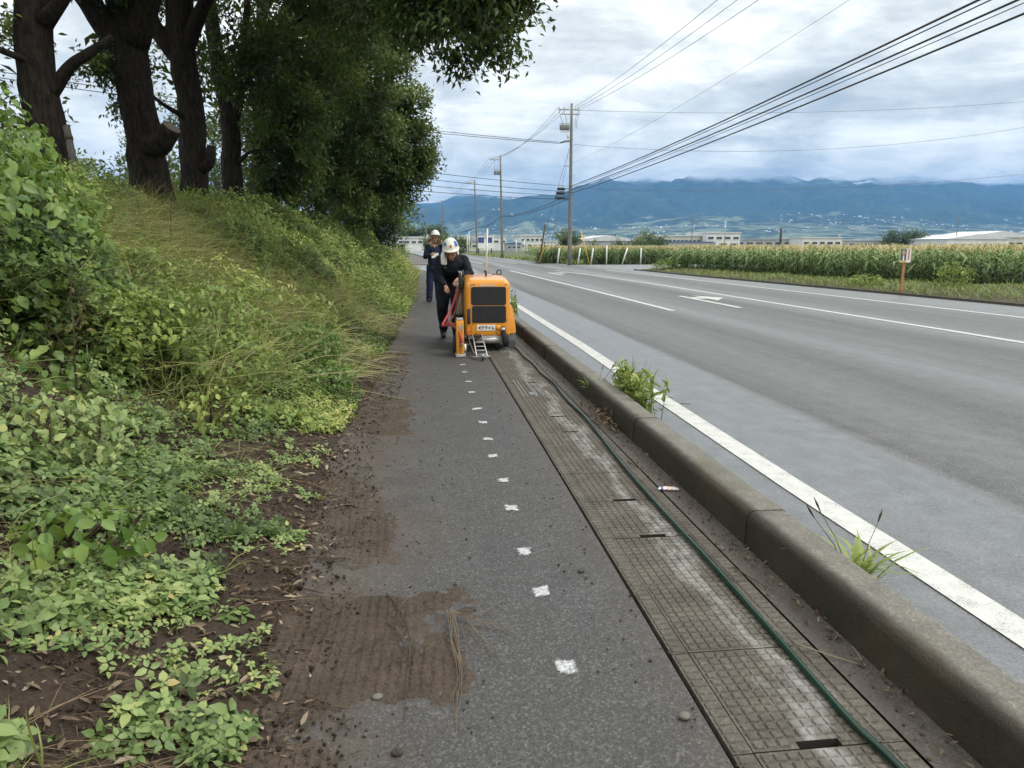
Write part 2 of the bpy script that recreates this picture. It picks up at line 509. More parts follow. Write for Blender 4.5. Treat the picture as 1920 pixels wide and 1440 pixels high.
def concrete_mat(name, lo, hi, kerb=False, cover=False):
    m, nt, b = material(name)
    p = pos(nt)
    xyz = nd(nt, 'ShaderNodeSeparateXYZ', None, i0=p)
    n1 = noise(nt, p, 5, 6, 0.65)
    g = noise(nt, p, 130, 3, 0.7)
    vo = nd(nt, 'ShaderNodeTexVoronoi', None, Vector=p, Scale=110.0)
    c = ramp(nt, n1, [(0.3, lo), (0.7, hi)])
    c = mixc(nt, 0.55, c, mixc(nt, 1.0, c, ramp(nt, vo.outputs['Color'], [(0, (.55,) * 3), (.7, (1.0,) * 3), (1, (1.9,) * 3)]), 'MULTIPLY'))
    c = mixc(nt, 0.5, c, mixc(nt, 1.0, c, ramp(nt, g, [(0.3, (.5,) * 3), (0.7, (1.5,) * 3)]), 'MULTIPLY'))
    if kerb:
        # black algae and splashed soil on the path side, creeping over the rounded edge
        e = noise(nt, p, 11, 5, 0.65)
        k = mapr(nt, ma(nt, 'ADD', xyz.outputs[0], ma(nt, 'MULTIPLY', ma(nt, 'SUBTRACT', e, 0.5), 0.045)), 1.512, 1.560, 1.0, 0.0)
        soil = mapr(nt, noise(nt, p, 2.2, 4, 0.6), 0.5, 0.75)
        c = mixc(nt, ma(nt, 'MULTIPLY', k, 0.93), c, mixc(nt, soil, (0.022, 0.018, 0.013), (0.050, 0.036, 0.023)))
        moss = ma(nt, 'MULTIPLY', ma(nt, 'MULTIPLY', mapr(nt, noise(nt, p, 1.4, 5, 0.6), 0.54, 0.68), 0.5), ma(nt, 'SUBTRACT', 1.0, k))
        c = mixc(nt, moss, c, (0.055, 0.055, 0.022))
    if cover:
        # a pale worn lane where feet and tyres pass, brown soil elsewhere
        n3 = noise(nt, scaled(nt, p, (6.0, 1.6, 1)), 1.0, 5, 0.65)
        w = ma(nt, 'ADD', xyz.outputs[0], ma(nt, 'MULTIPLY', ma(nt, 'SUBTRACT', n3, 0.5), 0.55))
        lane = ma(nt, 'MULTIPLY', mapr(nt, w, 1.06, 1.13), mapr(nt, w, 1.15, 1.21, 1.0, 0.0))
        c = mixc(nt, ma(nt, 'MULTIPLY', lane, mapr(nt, noise(nt, p, 14, 4, .6), .32, .6, .1, .8)), c, (0.25, 0.245, 0.24))
    setp(nt, b, Base_Color=c, Roughness=mapr(nt, n1, 0.3, 0.7, 0.6, 0.85))
    b.inputs['Specular IOR Level'].default_value = 0.35
    bump(nt, b, ma(nt, 'ADD', g, ma(nt, 'MULTIPLY', vo.outputs['Distance'], 0.6)), 0.6, 0.004)
    return m
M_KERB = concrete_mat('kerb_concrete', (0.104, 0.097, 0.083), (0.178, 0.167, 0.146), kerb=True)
M_COVER = concrete_mat('drain_concrete', (0.052, 0.045, 0.037), (0.120, 0.107, 0.091), cover=True)
M_JOINT = simple('joint_dirt_slot_shade', (0.02, 0.015, 0.011), 0.95)
M_DARK = simple('dark_void', (0.006, 0.006, 0.006), 0.9)

# ------------------------------------------------------------------ ground sheet to the horizon
gx = np.concatenate([np.linspace(-9000, -60, 24), np.linspace(-50, 60, 45), np.linspace(80, 9000, 24)])
gy = np.concatenate([np.linspace(-300, -10, 6), np.linspace(-5, 120, 40), np.linspace(150, 9500, 30)])
tag(grid_mesh('ground', gx, gy, lambda X, Y: np.full_like(X, -0.10), M_LAND), kind='structure')

# ------------------------------------------------------------------ the bank on the left
def base_x(y):
    return np.interp(y, [0, 1.8, 3.0, 5.3, 7.0, 10, 14, 20, 34, 44], [-.46, -.5, -.56, -.62, -.52, -.46, -.38, -.30, -.28, -.28]) + .16 * (VN2.fbm(np.asarray(y) * 2.3, np.asarray(y) * .4 + 3, 4) - .5)
def bank_z(x, y):
    d = base_x(y) - x
    h = 1.85 * smooth01(d / 4.6) + 0.10 * np.clip(d, 0, .6)
    h = h * smooth01((45 - y) / 12.0)
    h = h + (VN.fbm(x * 1.3, y * 1.3, 4) - .5) * 0.22 * smooth01(d / 0.8) + (VN2.fbm(x * 7, y * 7, 3) - .5) * 0.05 * smooth01(d / .25) + (VN.fbm(x * 21, y * 21, 3, .65) - .5) * 0.034 * smooth01((d + .05) / .3)
    return np.where(d > -0.02, h, h - 0.06)
xs = -0.1 - np.concatenate([np.linspace(0, 1.9, 106), np.linspace(1.94, 3, 27), np.linspace(3.1, 9, 44), np.linspace(9.5, 26, 22)])
ys = np.concatenate([np.linspace(-3, .85, 40), np.linspace(0.9, 5, 216), np.linspace(5.05, 8, 58), np.linspace(8.1, 44, 170)])
bank = tag(grid_mesh('bank', xs[::-1], ys, bank_z, M_SOIL), kind='structure')

# ------------------------------------------------------------------ footpath
px = np.linspace(-0.9, 0.815, 20); py = np.concatenate([np.linspace(-1, 12, 90), np.linspace(12.5, 43.5, 40)])
def path_z(X, Y):
    return 0.002 * np.sin(X * 5 + Y * .9) + 0.003 * (VN.fbm(X * 2, Y * 2, 3) - .5)
path = tag(grid_mesh('footpath', px, py, path_z, M_PATH), kind='structure')
gut = tag(grid_mesh('gutter_strip', np.linspace(1.357, 1.50, 4), py, lambda X, Y: 0.001 + 0.010 * smooth01((X - 1.40) / .1) * VN.fbm(X * 9, Y * 2.5, 3), M_PATH), kind='structure')

def spray_mark(y, x, w, l, skew, seed):
    """One dab of white guide paint on the path (soft, irregular edge)."""
    r = np.random.default_rng(seed)
    n = 14
    U, Vv = np.meshgrid(np.linspace(-1, 1, n), np.linspace(-1, 1, n), indexing='ij')
    X = x + U * w * .85; Y = y + Vv * l * .85 + skew * U * w
    z = path_z(X, Y) + 0.004
    e = np.maximum(np.abs(U) * 1.05, np.abs(Vv) * 1.05) + (VN2.fbm(U * 2.2 + seed, Vv * 2.2, 3) - .5) * .55
    t = 1.0 - smooth01((e - .42) / .5)
    t = t * (0.62 + .3 * r.random(t.shape))
    i = np.arange(n * n).reshape(n, n)
    F = np.stack([i[:-1, :-1].ravel(), i[1:, :-1].ravel(), i[1:, 1:].ravel(), i[:-1, 1:].ravel()], 1)
    return mesh_np('paint_mark', np.stack([X.ravel(), Y.ravel(), z.ravel()], 1), F, M_SPRAY, path, tint=t.ravel(), smooth=True)
for k, y in enumerate([2.23, 2.79, 3.20, 3.78, 4.26, 4.79, 5.24, 5.76, 6.27, 7.02, 7.60, 8.20, 8.73]):
    spray_mark(y, 0.452 + .006 * math.sin(k * 2.1), 0.062 if k != 8 else .085, 0.075 if k < 4 else .065, 0.25 * math.sin(k * 1.7), 40 + k)

# ------------------------------------------------------------------ drain: concrete covers with raised tread squares
drain = tag(empty('drain_channel'), kind='structure')
MB().box((0.80, -1, -0.26), (1.40, 43, -0.115)).build('channel_bed', M_JOINT, drain)
TL = 0.52
def tread(mb, x0, x1, y0, y1, nx, ny, gap, h, z0, skip=None):
    dx, dy = (x1 - x0) / nx, (y1 - y0) / ny
    for i in range(nx):
        for j in range(ny):
            if skip and skip(x0 + (i + .5) * dx, y0 + (j + .5) * dy): continue
            a, b2, c, d = x0 + i * dx + gap, x0 + (i + 1) * dx - gap, y0 + j * dy + gap, y0 + (j + 1) * dy - gap
            t = min(.0035, h)
            mb.add([(a, c, z0), (b2, c, z0), (b2, d, z0), (a, d, z0), (a + t, c + t, z0 + h), (b2 - t, c + t, z0 + h), (b2 - t, d - t, z0 + h), (a + t, d - t, z0 + h)],
                   [(4, 5, 6, 7), (0, 1, 5, 4), (1, 2, 6, 5), (2, 3, 7, 6), (3, 0, 4, 7)])
def cover_mesh(notch):
    mb = MB()
    x0, x1, y0, y1, zt = .8975, 1.2825, .003, TL - .003, -0.003
    sx0, sx1, sd = 1.035, 1.165, .030                    # lifting slot in the near edge
    if notch:
        pts = [(x0, y0), (sx0, y0), (sx0, y0 + sd), (sx1, y0 + sd), (sx1, y0), (x1, y0), (x1, y1), (x0, y1)]
    else:
        pts = [(x0, y0), (x1, y0), (x1, y1), (x0, y1)]
    mb.prism(pts, -0.10, zt, 'z')
    sk = (lambda x, y: sx0 - .015 < x < sx1 + .015 and y < sd + .012) if notch else None
    tread(mb, x0 + .006, x1 - .006, y0 + .006, y1 - .006, 10, 13, .0028, .0055, zt, sk)
    return mb
protos = [cover_mesh(True).build('drain_cover', M_COVER, drain), cover_mesh(False).build('drain_cover', M_COVER, drain)]
for o_ in protos:                                   # joint dirt; slot shade painted as near-black side faces
    o_.data.materials.append(M_JOINT)
    for f_ in o_.data.polygons:
        if abs(f_.normal.z) < .3 and f_.center.z < -.02: f_.material_index = 1
smb = MB(); smb.box((.834, .002, -.06), (.8945, TL - .002, -.003)); tread(smb, .837, .892, .004, TL - .004, 1, 13, .003, .005, -.003)
srb = MB(); srb.box((1.2855, .002, -.06), (1.352, TL - .002, -.004)); tread(srb, 1.289, 1.349, .004, TL - .004, 1, 13, .003, .005, -.004)
sideA, sideB = smb.build('side_strip', M_COVER, drain), srb.build('side_strip', M_COVER, drain)
first = {0: True, 1: True, 'a': True, 'b': True}
def place_piece(key, proto, y, dz=0.0, rx=0.0):
    if first[key]:
        o = proto; first[key] = False
    else:
        o = proto.copy(); COL.objects.link(o); o.parent = drain
    o.location = (0, y, dz); o.rotation_euler = (rx, 0, 0)
notches = {1.75, 3.31, 3.83, 5.39, 5.91}
y = 1.75 - 4 * TL
for k in range(36):
    nt_ = any(abs(y - q) < .1 for q in notches) or (k > 14 and k % 5 == 0)
    place_piece(0 if nt_ else 1, protos[0 if nt_ else 1], y, random.uniform(-.003, .002), random.uniform(-.004, .004))
    place_piece('a', sideA, y, random.uniform(-.002, .001)); place_piece('b', sideB, y, random.uniform(-.002, .001))
    y += TL
M_CHALK = [paint_mat('yellow_survey_paint', .56, (.34, .28, .13)), paint_mat('blue_survey_paint', .60, (.16, .22, .27)), paint_mat('orange_survey_paint', .60, (.28, .16, .09)), paint_mat('pale_survey_paint', .56, (.34, .33, .27))]
for (x, w, y0, y1, mi) in ((.93, .004, 6.75, 7.62, 3), (.965, .004, 6.75, 7.60, 0), (1.05, .005, 6.74, 7.62, 3), (1.06, .010, 6.8, 7.1, 1), (1.15, .005, 6.75, 7.6, 2), (1.17, .02, 6.8, 7.0, 2), (1.02, .022, 6.82, 6.95, 1)):
    MB().prism([(x - w, y0), (x + w, y0), (x + w, y1), (x - w, y1)], .0035, .0052, 'z').build('survey_stripe', M_CHALK[mi], drain)

# ------------------------------------------------------------------ kerb blocks
kerb = tag(empty('kerb'), kind='structure')
def kerb_block(y0, y1, dz, dx):
    prof = [(1.488, -.08), (1.492, .105)]
    for i in range(7):
        a = R(180 - 90 * i / 6); prof.append((1.537 + .043 * math.cos(a), .139 + .043 * math.sin(a)))
    prof += [(1.668, .178), (1.682, .168), (1.690, .15), (1.700, -.08)]
    n = max(2, int((y1 - y0) / .12))
    V, F = [], []
    for j in range(n + 1):
        yy = y0 + (y1 - y0) * j / n
        for q, (x, z) in enumerate(prof):
            k = VN2.fbm(yy * 3 + q * .7, q * .35 + y0, 3) - .5
            V.append((x + dx + k * .012, yy, z + dz + k * .010))
    m = len(prof)
    for j in range(n):
        for q in range(m - 1):
            a = j * m + q
            F.append((a, a + m, a + m + 1, a + 1))
    F.append(tuple(range(m))); F.append(tuple(n * m + q for q in range(m))[::-1])
    mb = MB(); mb.add(V, F, True)
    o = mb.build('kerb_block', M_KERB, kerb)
    o.data.polygons[len(F) - 1].use_smooth = False; o.data.polygons[len(F) - 2].use_smooth = False
yk = 3.13 - 4 * 1.0
blocks = [(-.9, 1.12), (1.13, 3.125), (3.135, 5.02), (5.03, 7.0), (7.01, 8.99), (9.0, 10.98), (10.99, 12.98), (12.99, 14.98), (14.99, 16.98), (16.99, 20.9), (20.91, 24.9), (24.91, 28.9), (28.91, 32.9)]
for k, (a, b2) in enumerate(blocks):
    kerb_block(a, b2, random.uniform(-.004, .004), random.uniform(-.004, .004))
mj = MB().box((1.53, -.9, -.06), (1.65, 33, .150))
mj.build('joint_filler', M_JOINT, kerb)

# ------------------------------------------------------------------ road
def road_edge_r(y):
    return np.interp(y, [-6, 10, 16, 22, 34, 41, 60, 90, 140, 200, 300], [14.4, 14.3, 14.05, 13.67, 12.8, 12.6, 11.2, 9.6, 6.6, 1, -12])
def road_edge_l(y):
    return np.interp(y, [-6, 43, 60, 90, 140, 200, 300], [1.62, 1.62, 1.5, .8, -1.4, -6.5, -20])
ry = np.concatenate([np.linspace(-6, 20, 40), np.linspace(21, 300, 90)])
t_ = np.linspace(0, 1, 14)
L_, Rr = road_edge_l(ry), road_edge_r(ry)
X = L_[None] + (Rr - L_)[None] * t_[:, None]; Yg = np.repeat(ry[None], 14, 0)
i = np.arange(14 * len(ry)).reshape(14, len(ry))
road = tag(mesh_np('road', np.stack([X.ravel(), Yg.ravel(), np.full(X.size, -0.004)], 1),
                   np.stack([i[:-1, :-1].ravel(), i[1:, :-1].ravel(), i[1:, 1:].ravel(), i[:-1, 1:].ravel()], 1), M_ROAD, smooth=True), kind='structure')
side = tag(mesh_np('side_road', np.array([(-60, 44, -.009), (12, 44, -.009), (13.5, 42.0, -.009), (15.5, 47, -.009), (27, 46.5, -.009), (27, 56, -.009), (-60, 57, -.009)], float),
                   np.array([[0, 1, 2, 3, 4, 5, 6]]), M_ROAD), kind='structure')
def stripe(pts, w, name='lane_line', closed_w=None):
    V, F = [], []
    for k, (x, y) in enumerate(pts):
        q, r_ = pts[max(k - 1, 0)], pts[min(k + 1, len(pts) - 1)]
        d = Vector((r_[0] - q[0], r_[1] - q[1])).normalized(); n = Vector((d.y, -d.x))
        V += [(x - n.x * w / 2, y - n.y * w / 2, 0.002), (x + n.x * w / 2, y + n.y * w / 2, 0.002)]
    for k in range(len(pts) - 1):
        F.append((2 * k, 2 * k + 1, 2 * k + 3, 2 * k + 2))
    return MB().add(V, F).build(name, M_LINE, road)
stripe([(2.165, -1), (2.165, 4), (2.21, 8.3), (2.24, 10.3), (2.24, 15), (2.24, 42)], .165, 'edge_line')
stripe([(5.47, 15.7), (5.40, 24), (5.2, 34), (5.05, 43)], .15)
stripe([(8.70, 2), (8.80, 11.4), (8.62, 28), (8.2, 36), (7.7, 43)], .15)
stripe([(12.0, 2), (11.87, 13.3), (11.5, 26), (11.2, 37.5), (10.75, 43)], .15, 'edge_line')
stripe([(2.1, 58), (1.5, 90), (0, 140)], .15, 'edge_line')
stripe([(4.8, 60), (4.2, 90), (2.4, 140)], .15)
stripe([(7.6, 60), (6.7, 90), (4.4, 140)], .15)
# turn arrow in the middle lane
def arrow(x0, y0, s=1.0):
    mb = MB()
    z = 0.002
    mb.add([(x0 - .08, y0, z), (x0 + .08, y0, z), (x0 + .08, y0 + 4.1 * s, z), (x0 - .08, y0 + 4.1 * s, z)], [(0, 1, 2, 3)])
    mb.add([(x0 + .08, y0 + 3.0 * s, z), (x0 + .40, y0 + 3.0 * s, z), (x0 + .40, y0 + 3.5 * s, z), (x0 + .08, y0 + 3.5 * s, z)], [(0, 1, 2, 3)])
    mb.add([(x0 + .40, y0 + 2.3 * s, z), (x0 + .95, y0 + 3.25 * s, z), (x0 + .40, y0 + 4.2 * s, z)], [(0, 1, 2)])
    mb.build('turn_arrow', M_LINE, road)
arrow(7.28, 16.3)
arrow(6.75, 35.6)
# stop line and crossing stripes of the side road
stripe([(-6, 44.6), (1.4, 44.6)], .35, 'stop_line')
# low kerb on the far side of the side road where the path goes on
tag(MB().box((-9, 56.4, -.05), (1.3, 56.9, .14)).build('island_kerb', concrete_mat('plain_concrete', (.16, .155, .145), (.27, .26, .245)), bevel=.02), kind='structure')
tag(MB().add([(-2.3, 56.9, .13), (1.2, 56.9, .13), (-1.4, 120, .1), (-4.4, 120, .1)], [(0, 1, 2, 3)]).build('far_path', M_PATH), kind='structure')

# right-hand verge: soil between road edge and field, with a thin dark concrete edging
def verge_front(y):
    return road_edge_r(y) + 0.05
vy = np.linspace(2, 43, 120)
vt = np.linspace(0, 1, 40)
Xv = verge_front(vy)[None] + vt[:, None] ** 1.3 * 14
Yv = np.repeat(vy[None], 40, 0)
Zv = 0.02 + 0.10 * smooth01(vt[:, None] * 6) + (VN.fbm(Xv * 1.8, Yv * 1.8, 4) - .5) * .16 * smooth01(vt[:, None] * 8)
def verge_z(x, y):
    tt = np.clip((x - verge_front(y)) / 14, 0, 1) ** (1 / 1.3)
    return 0.02 + 0.10 * smooth01(tt * 6) + (VN.fbm(x * 1.8, y * 1.8, 4) - .5) * .16 * smooth01(tt * 8)
i = np.arange(Xv.size).reshape(Xv.shape)
tag(mesh_np('verge', np.stack([Xv.ravel(), Yv.ravel(), Zv.ravel()], 1), np.stack([i[:-1, :-1].ravel(), i[1:, :-1].ravel(), i[1:, 1:].ravel(), i[:-1, 1:].ravel()], 1),
            soil_mat('verge_soil', (.040, .042, .018), (.10, .09, .05), .03), smooth=True), kind='structure')
ev = MB()
ev_pts = [(float(road_edge_r(q)) + .05, q) for q in np.linspace(3, 43, 30)]
for (a, b2) in zip(ev_pts[:-1], ev_pts[1:]):
    ev.add([(a[0] - .06, a[1], -.05), (a[0] + .06, a[1], -.05), (b2[0] + .06, b2[1], -.05), (b2[0] - .06, b2[1], -.05),
            (a[0] - .05, a[1], .06), (a[0] + .05, a[1], .06), (b2[0] + .05, b2[1], .06), (b2[0] - .05, b2[1], .06)],
           [(4, 5, 6, 7), (0, 1, 5, 4), (1, 2, 6, 5), (2, 3, 7, 6), (3, 0, 4, 7)])
tag(ev.build('verge_edging', concrete_mat('edging_concrete', (.03, .027, .022), (.09, .08, .065))), kind='structure')

# ------------------------------------------------------------------ mountains and the plain's far slopes
def mountain_mat():
    m, nt, b = material('forested_mountain')
    p = pos(nt)
    z = nd(nt, 'ShaderNodeSeparateXYZ', None, i0=p).outputs[2]
    n1 = noise(nt, p, 0.004, 6, 0.62)
    n2 = noise(nt, p, 0.02, 5, 0.65)
    forest = mixc(nt, mapr(nt, n2, .3, .7), (0.006, 0.012, 0.008), (0.050, 0.075, 0.034))
    fields = mixc(nt, mapr(nt, n2, .38, .62), (0.085, 0.125, 0.045), (0.22, 0.23, 0.16))
    # fields and villages climb the lower slopes in tongues
    reach = ma(nt, 'SUBTRACT', ma(nt, 'MULTIPLY', mapr(nt, n1, 0.35, 0.66), 235), z)
    f = mapr(nt, reach, -10, 18)
    f = ma(nt, 'MULTIPLY', f, mapr(nt, noise(nt, p, .009, 5, .65), .44, .53))
    setp(nt, b, Base_Color=mixc(nt, f, forest, fields), Roughness=0.95)
    b.inputs['Specular IOR Level'].default_value = 0.1
    # the tops stand in low cloud and fade out raggedly
    hid = ma(nt, 'ADD', z, ma(nt, 'MULTIPLY', ma(nt, 'SUBTRACT', noise(nt, scaled(nt, p, (1, 1, 2.5)), .0022, 6, .62), .5), 190))
    tr = nd(nt, 'ShaderNodeBsdfTransparent')
    mx = nd(nt, 'ShaderNodeMixShader', None, i0=mapr(nt, hid, 415, 500, 0, 1, True), i1=b.outputs[0], i2=tr.outputs[0])
    nt.links.new(mx.outputs[0], nt.nodes['Material Output'].inputs['Surface'])
    return m
M_MTN = mountain_mat()
RIDGE_X = np.array([-3000, -1500, -430, -310, -114, 20, 149, 280, 411, 547, 731, 812, 1084, 1262, 1768, 2400, 3137, 4200, 5184, 6800]) / 6000.
RIDGE_Z = np.array([360, 285, 170, 255, 290, 308, 298, 350, 374, 376, 366, 400, 418, 455, 560, 620, 640, 650, 650, 650]) / 6000.
def mountain_range(name, r0, r1, ridge_r, tx0, tx1, hz, seed, amp):
    nt_, nr = 520, 90
    tx = np.linspace(tx0, tx1, nt_); rr = np.linspace(r0, r1, nr)
    T, Rr_ = np.meshgrid(tx, rr, indexing='ij')
    n = VNoise(seed)
    Xm, Ym = T * Rr_, Rr_
    top = np.interp(T, RIDGE_X, RIDGE_Z) * ridge_r * hz
    s = (Rr_ - r0) / (ridge_r - r0)
    prof = np.where(s < .45, .26 * (s / .45) ** 1.3, .26 + .74 * smooth01((s - .45) / .55) ** .85)
    prof = np.where(s > 1, 1 - .25 * (s - 1) / ((r1 - r0) / (ridge_r - r0) - 1), prof)
    rg = n.ridged(Xm / 900, Ym / 900, 5) - .62
    env = smooth01((s - .25) / .3) * (0.06 + .94 * smooth01((1.0 - s) / .22))
    Z = top * prof + rg * amp * env
    Z = Z + (n.ridged(Xm / 260, Ym / 300, 4) - .6) * amp * .16 * smooth01((s - .35) / .2)
    V = np.stack([Xm.ravel(), Ym.ravel(), Z.ravel()], 1)
    i = np.arange(nt_ * nr).reshape(nt_, nr)
    F = np.stack([i[:-1, :-1].ravel(), i[1:, :-1].ravel(), i[1:, 1:].ravel(), i[:-1, 1:].ravel()], 1)
    o = tag(mesh_np(name, V, F, M_MTN, smooth=True), kind='structure')
    return (Xm, Ym, Z)
MX, MY, MZ = mountain_range('mountain_range', 2300, 7000, 6000, -.55, 1.15, .96, 5, 300)
mountain_range('far_mountain_range', 6300, 7700, 7300, -.6, .12, 1.12, 9, 200)

# the town on the far slopes reads as one mass of pale roofs
r = np.random.default_rng(3)
V, Q = [], []
nh = 5600
tx = r.uniform(-.08, 1.0, nh); ry_ = 1300 + 3300 * r.random(nh) ** 1.1
hx = tx * ry_
clus = VN.fbm(hx / 330, ry_ / 330, 3)
ok = clus > np.where(ry_ < 2400, .46, .52)
hx, hy = hx[ok], ry_[ok]
ti = np.clip(((hx / hy) + .55) / 1.7 * 519, 0, 519).astype(int); ri = np.clip((hy - 2300) / 4700 * 89, 0, 89).astype(int)
hz_ = np.where(hy < 2300, -.1, MZ[ti, ri])
m_ = hz_ < 210
hx, hy, hz_ = hx[m_], hy[m_], hz_[m_]
n = len(hx)
w, d, h = r.uniform(4, 10, n), r.uniform(4, 9, n), r.uniform(3, 6.5, n)
c = np.stack([np.stack([hx + sx * w / 2, hy + sy * d / 2, hz_ + (h if up else -6)], 1) for up in (0, 1) for (sx, sy) in ((-1, -1), (1, -1), (1, 1), (-1, 1))], 1)
b0 = (np.arange(n) * 8)[:, None, None]
Fq = (b0 + np.array([(4, 5, 6, 7), (0, 1, 5, 4), (1, 2, 6, 5), (2, 3, 7, 6), (3, 0, 4, 7)])[None]).reshape(-1, 4)
mt, nt, b = material('distant_roofs')
setp(nt, b, Base_Color=ramp(nt, nd(nt, 'ShaderNodeAttribute', {'attribute_name': 'tint'}).outputs['Fac'],
                           [(0, (.10, .11, .12)), (.45, (.35, .36, .37)), (.8, (.75, .75, .74)), (1, (.45, .28, .2))]), Roughness=.8)
tag(mesh_np('distant_town', c.reshape(-1, 3), Fq, mt, tint=np.repeat(r.random(n), 8)), 'pale roofs of a distant town spread over the foot of the mountains', 'town', kind='stuff')

# ------------------------------------------------------------------ haze
mh = bpy.data.materials.new('haze_air'); mh.use_nodes = True
nt = mh.node_tree; nt.nodes.remove(nt.nodes['Principled BSDF'])
pv = nd(nt, 'ShaderNodeVolumePrincipled', None, Color=(0.17, 0.44, 0.93, 1), Density=1.45e-4, Anisotropy=0.0)
nt.links.new(pv.outputs[0], nt.nodes['Material Output'].inputs['Volume'])
tag(MB().box((-9500, -350, -8), (9800, 8200, 700)).build('haze', mh), 'pale blue haze in the air over the plain', 'haze', kind='stuff')
# ================================================================== VEGETATION
G_WEED = leaf_mat('weed_leaf', [(0.0, (.026, .044, .011)), (.3, (.088, .145, .032)), (.6, (.180, .255, .060)), (.85, (.31, .36, .095)), (1.0, (.46, .42, .17))], .32)
G_CREEP = leaf_mat('creeper_leaf', [(0.0, (.040, .065, .018)), (.35, (.125, .195, .060)), (.7, (.255, .325, .120)), (.9, (.38, .39, .13)), (1.0, (.38, .29, .12))], .28, .42)
G_VINE = leaf_mat('vine_leaf', [(0.0, (.018, .038, .011)), (.4, (.072, .140, .030)), (.75, (.155, .240, .055)), (1.0, (.30, .37, .09))], .34, .40)
G_GRASS = leaf_mat('grass_blade', [(0.0, (.055, .09, .022)), (.4, (.125, .175, .042)), (.65, (.24, .265, .080)), (.85, (.36, .32, .15)), (1.0, (.44, .37, .22))], .25)
G_TREE = leaf_mat('evergreen_leaf', [(0.0, (.013, .023, .008)), (.35, (.044, .078, .021)), (.7, (.110, .165, .042)), (1.0, (.24, .29, .070))], .36, .42, .45)
G_BACK = leaf_mat('light_tree_leaf', [(0.0, (.025, .05, .018)), (.5, (.06, .105, .03)), (1.0, (.13, .18, .05))], .30)
G_STRAW = leaf_mat('dead_grass', [(0.0, (.07, .048, .03)), (.5, (.16, .115, .072)), (1.0, (.27, .21, .14))], .05, .8, .2)
G_LITTER = leaf_mat('dead_leaf', [(0.0, (.030, .020, .013)), (.45, (.085, .058, .038)), (.8, (.19, .145, .10)), (1.0, (.30, .26, .20))], .05, .75, .2)
G_CORN = leaf_mat('corn_leaf', [(0.0, (.022, .045, .015)), (.4, (.13, .205, .065)), (.72, (.30, .37, .165)), (.80, (.42, .34, .17)), (1.0, (.58, .49, .29))], .25)

def bark_mat(name, dark, light):
    m, nt, b = material(name)
    p = pos(nt)
    st = noise(nt, scaled(nt, p, (1, 1, .18)), 22, 5, .7, .4)
    pl = nd(nt, 'ShaderNodeTexVoronoi', None, Vector=scaled(nt, p, (1, 1, .35)), Scale=14.0).outputs['Distance']
    n1 = noise(nt, p, 2.5, 4, .6)
    c = mixc(nt, n1, ramp(nt, st, [(.3, dark), (.7, light)]), ramp(nt, st, [(.3, tuple(x * .7 for x in dark)), (.7, tuple(x * .8 for x in light))]))
    setp(nt, b, Base_Color=c, Roughness=.9)
    b.inputs['Specular IOR Level'].default_value = .2
    bump(nt, b, ma(nt, 'ADD', st, pl), 1.0, .07)
    return m
M_BARK = bark_mat('dark_bark', (.008, .0065, .005), (.052, .041, .033))
M_CUT = simple('cut_wood', (.17, .145, .115), .85, 0, .35, 20, .4, 40)
M_STAKE = bark_mat('weathered_stake', (.07, .065, .06), (.16, .15, .135))
M_TWIG = bark_mat('dry_twig', (.06, .042, .028), (.17, .125, .085))

# ---------------------------------------------------------------- bank cover (nobody could count it)
def on_bank(n, y0, y1, dmin, dmax, rng, ypow=1.0, dpow=1.0):
    y = y0 + (y1 - y0) * rng.random(n) ** ypow
    d = dmin + (dmax - dmin) * rng.random(n) ** dpow
    x = base_x(y) - d
    return x, y, d
def bank_normal(x, y):
    e = .15
    gx_ = (bank_z(x + e, y) - bank_z(x - e, y)) / (2 * e); gy_ = (bank_z(x, y + e) - bank_z(x, y - e)) / (2 * e)
    return unit(np.stack([-gx_, -gy_, np.ones_like(gx_)], 1))

def rosettes(L, x, y, h, rng, size, tint, nleaf=(3, 6), shape='oval', tilt=.45, bn=None, wr=.62):
    """Compound leaves: a few leaflets spreading from one point."""
    z = bank_z(x, y)
    P0 = np.stack([x, y, z + h], 1)
    n = len(x)
    N = unit((bank_normal(x, y) if bn is None else bn) + rng.normal(size=(n, 3)) * tilt + np.array([.25, -.25, .35]))
    A = unit(np.cross(N, rdir(n, rng))); B = np.cross(N, A)
    k = rng.integers(nleaf[0], nleaf[1], n); ph = rng.random(n) * 6.283
    for q in range(nleaf[1] - 1):
        m = k > q
        if not m.any(): continue
        a = ph + 6.283 * q / k + rng.normal(size=n) * .18
        D = A * np.cos(a)[:, None] + B * np.sin(a)[:, None]
        NN = unit(N + rng.normal(size=(n, 3)) * .22)
        ln = size * rng.uniform(.75, 1.2, n)
        tt = np.clip(tint + rng.normal(size=n) * .10, 0, 1)
        f = L.oval if shape == 'oval' else L.diamond
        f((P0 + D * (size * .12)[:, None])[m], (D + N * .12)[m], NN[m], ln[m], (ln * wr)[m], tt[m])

rng = np.random.default_rng(101)
L = Leaves()
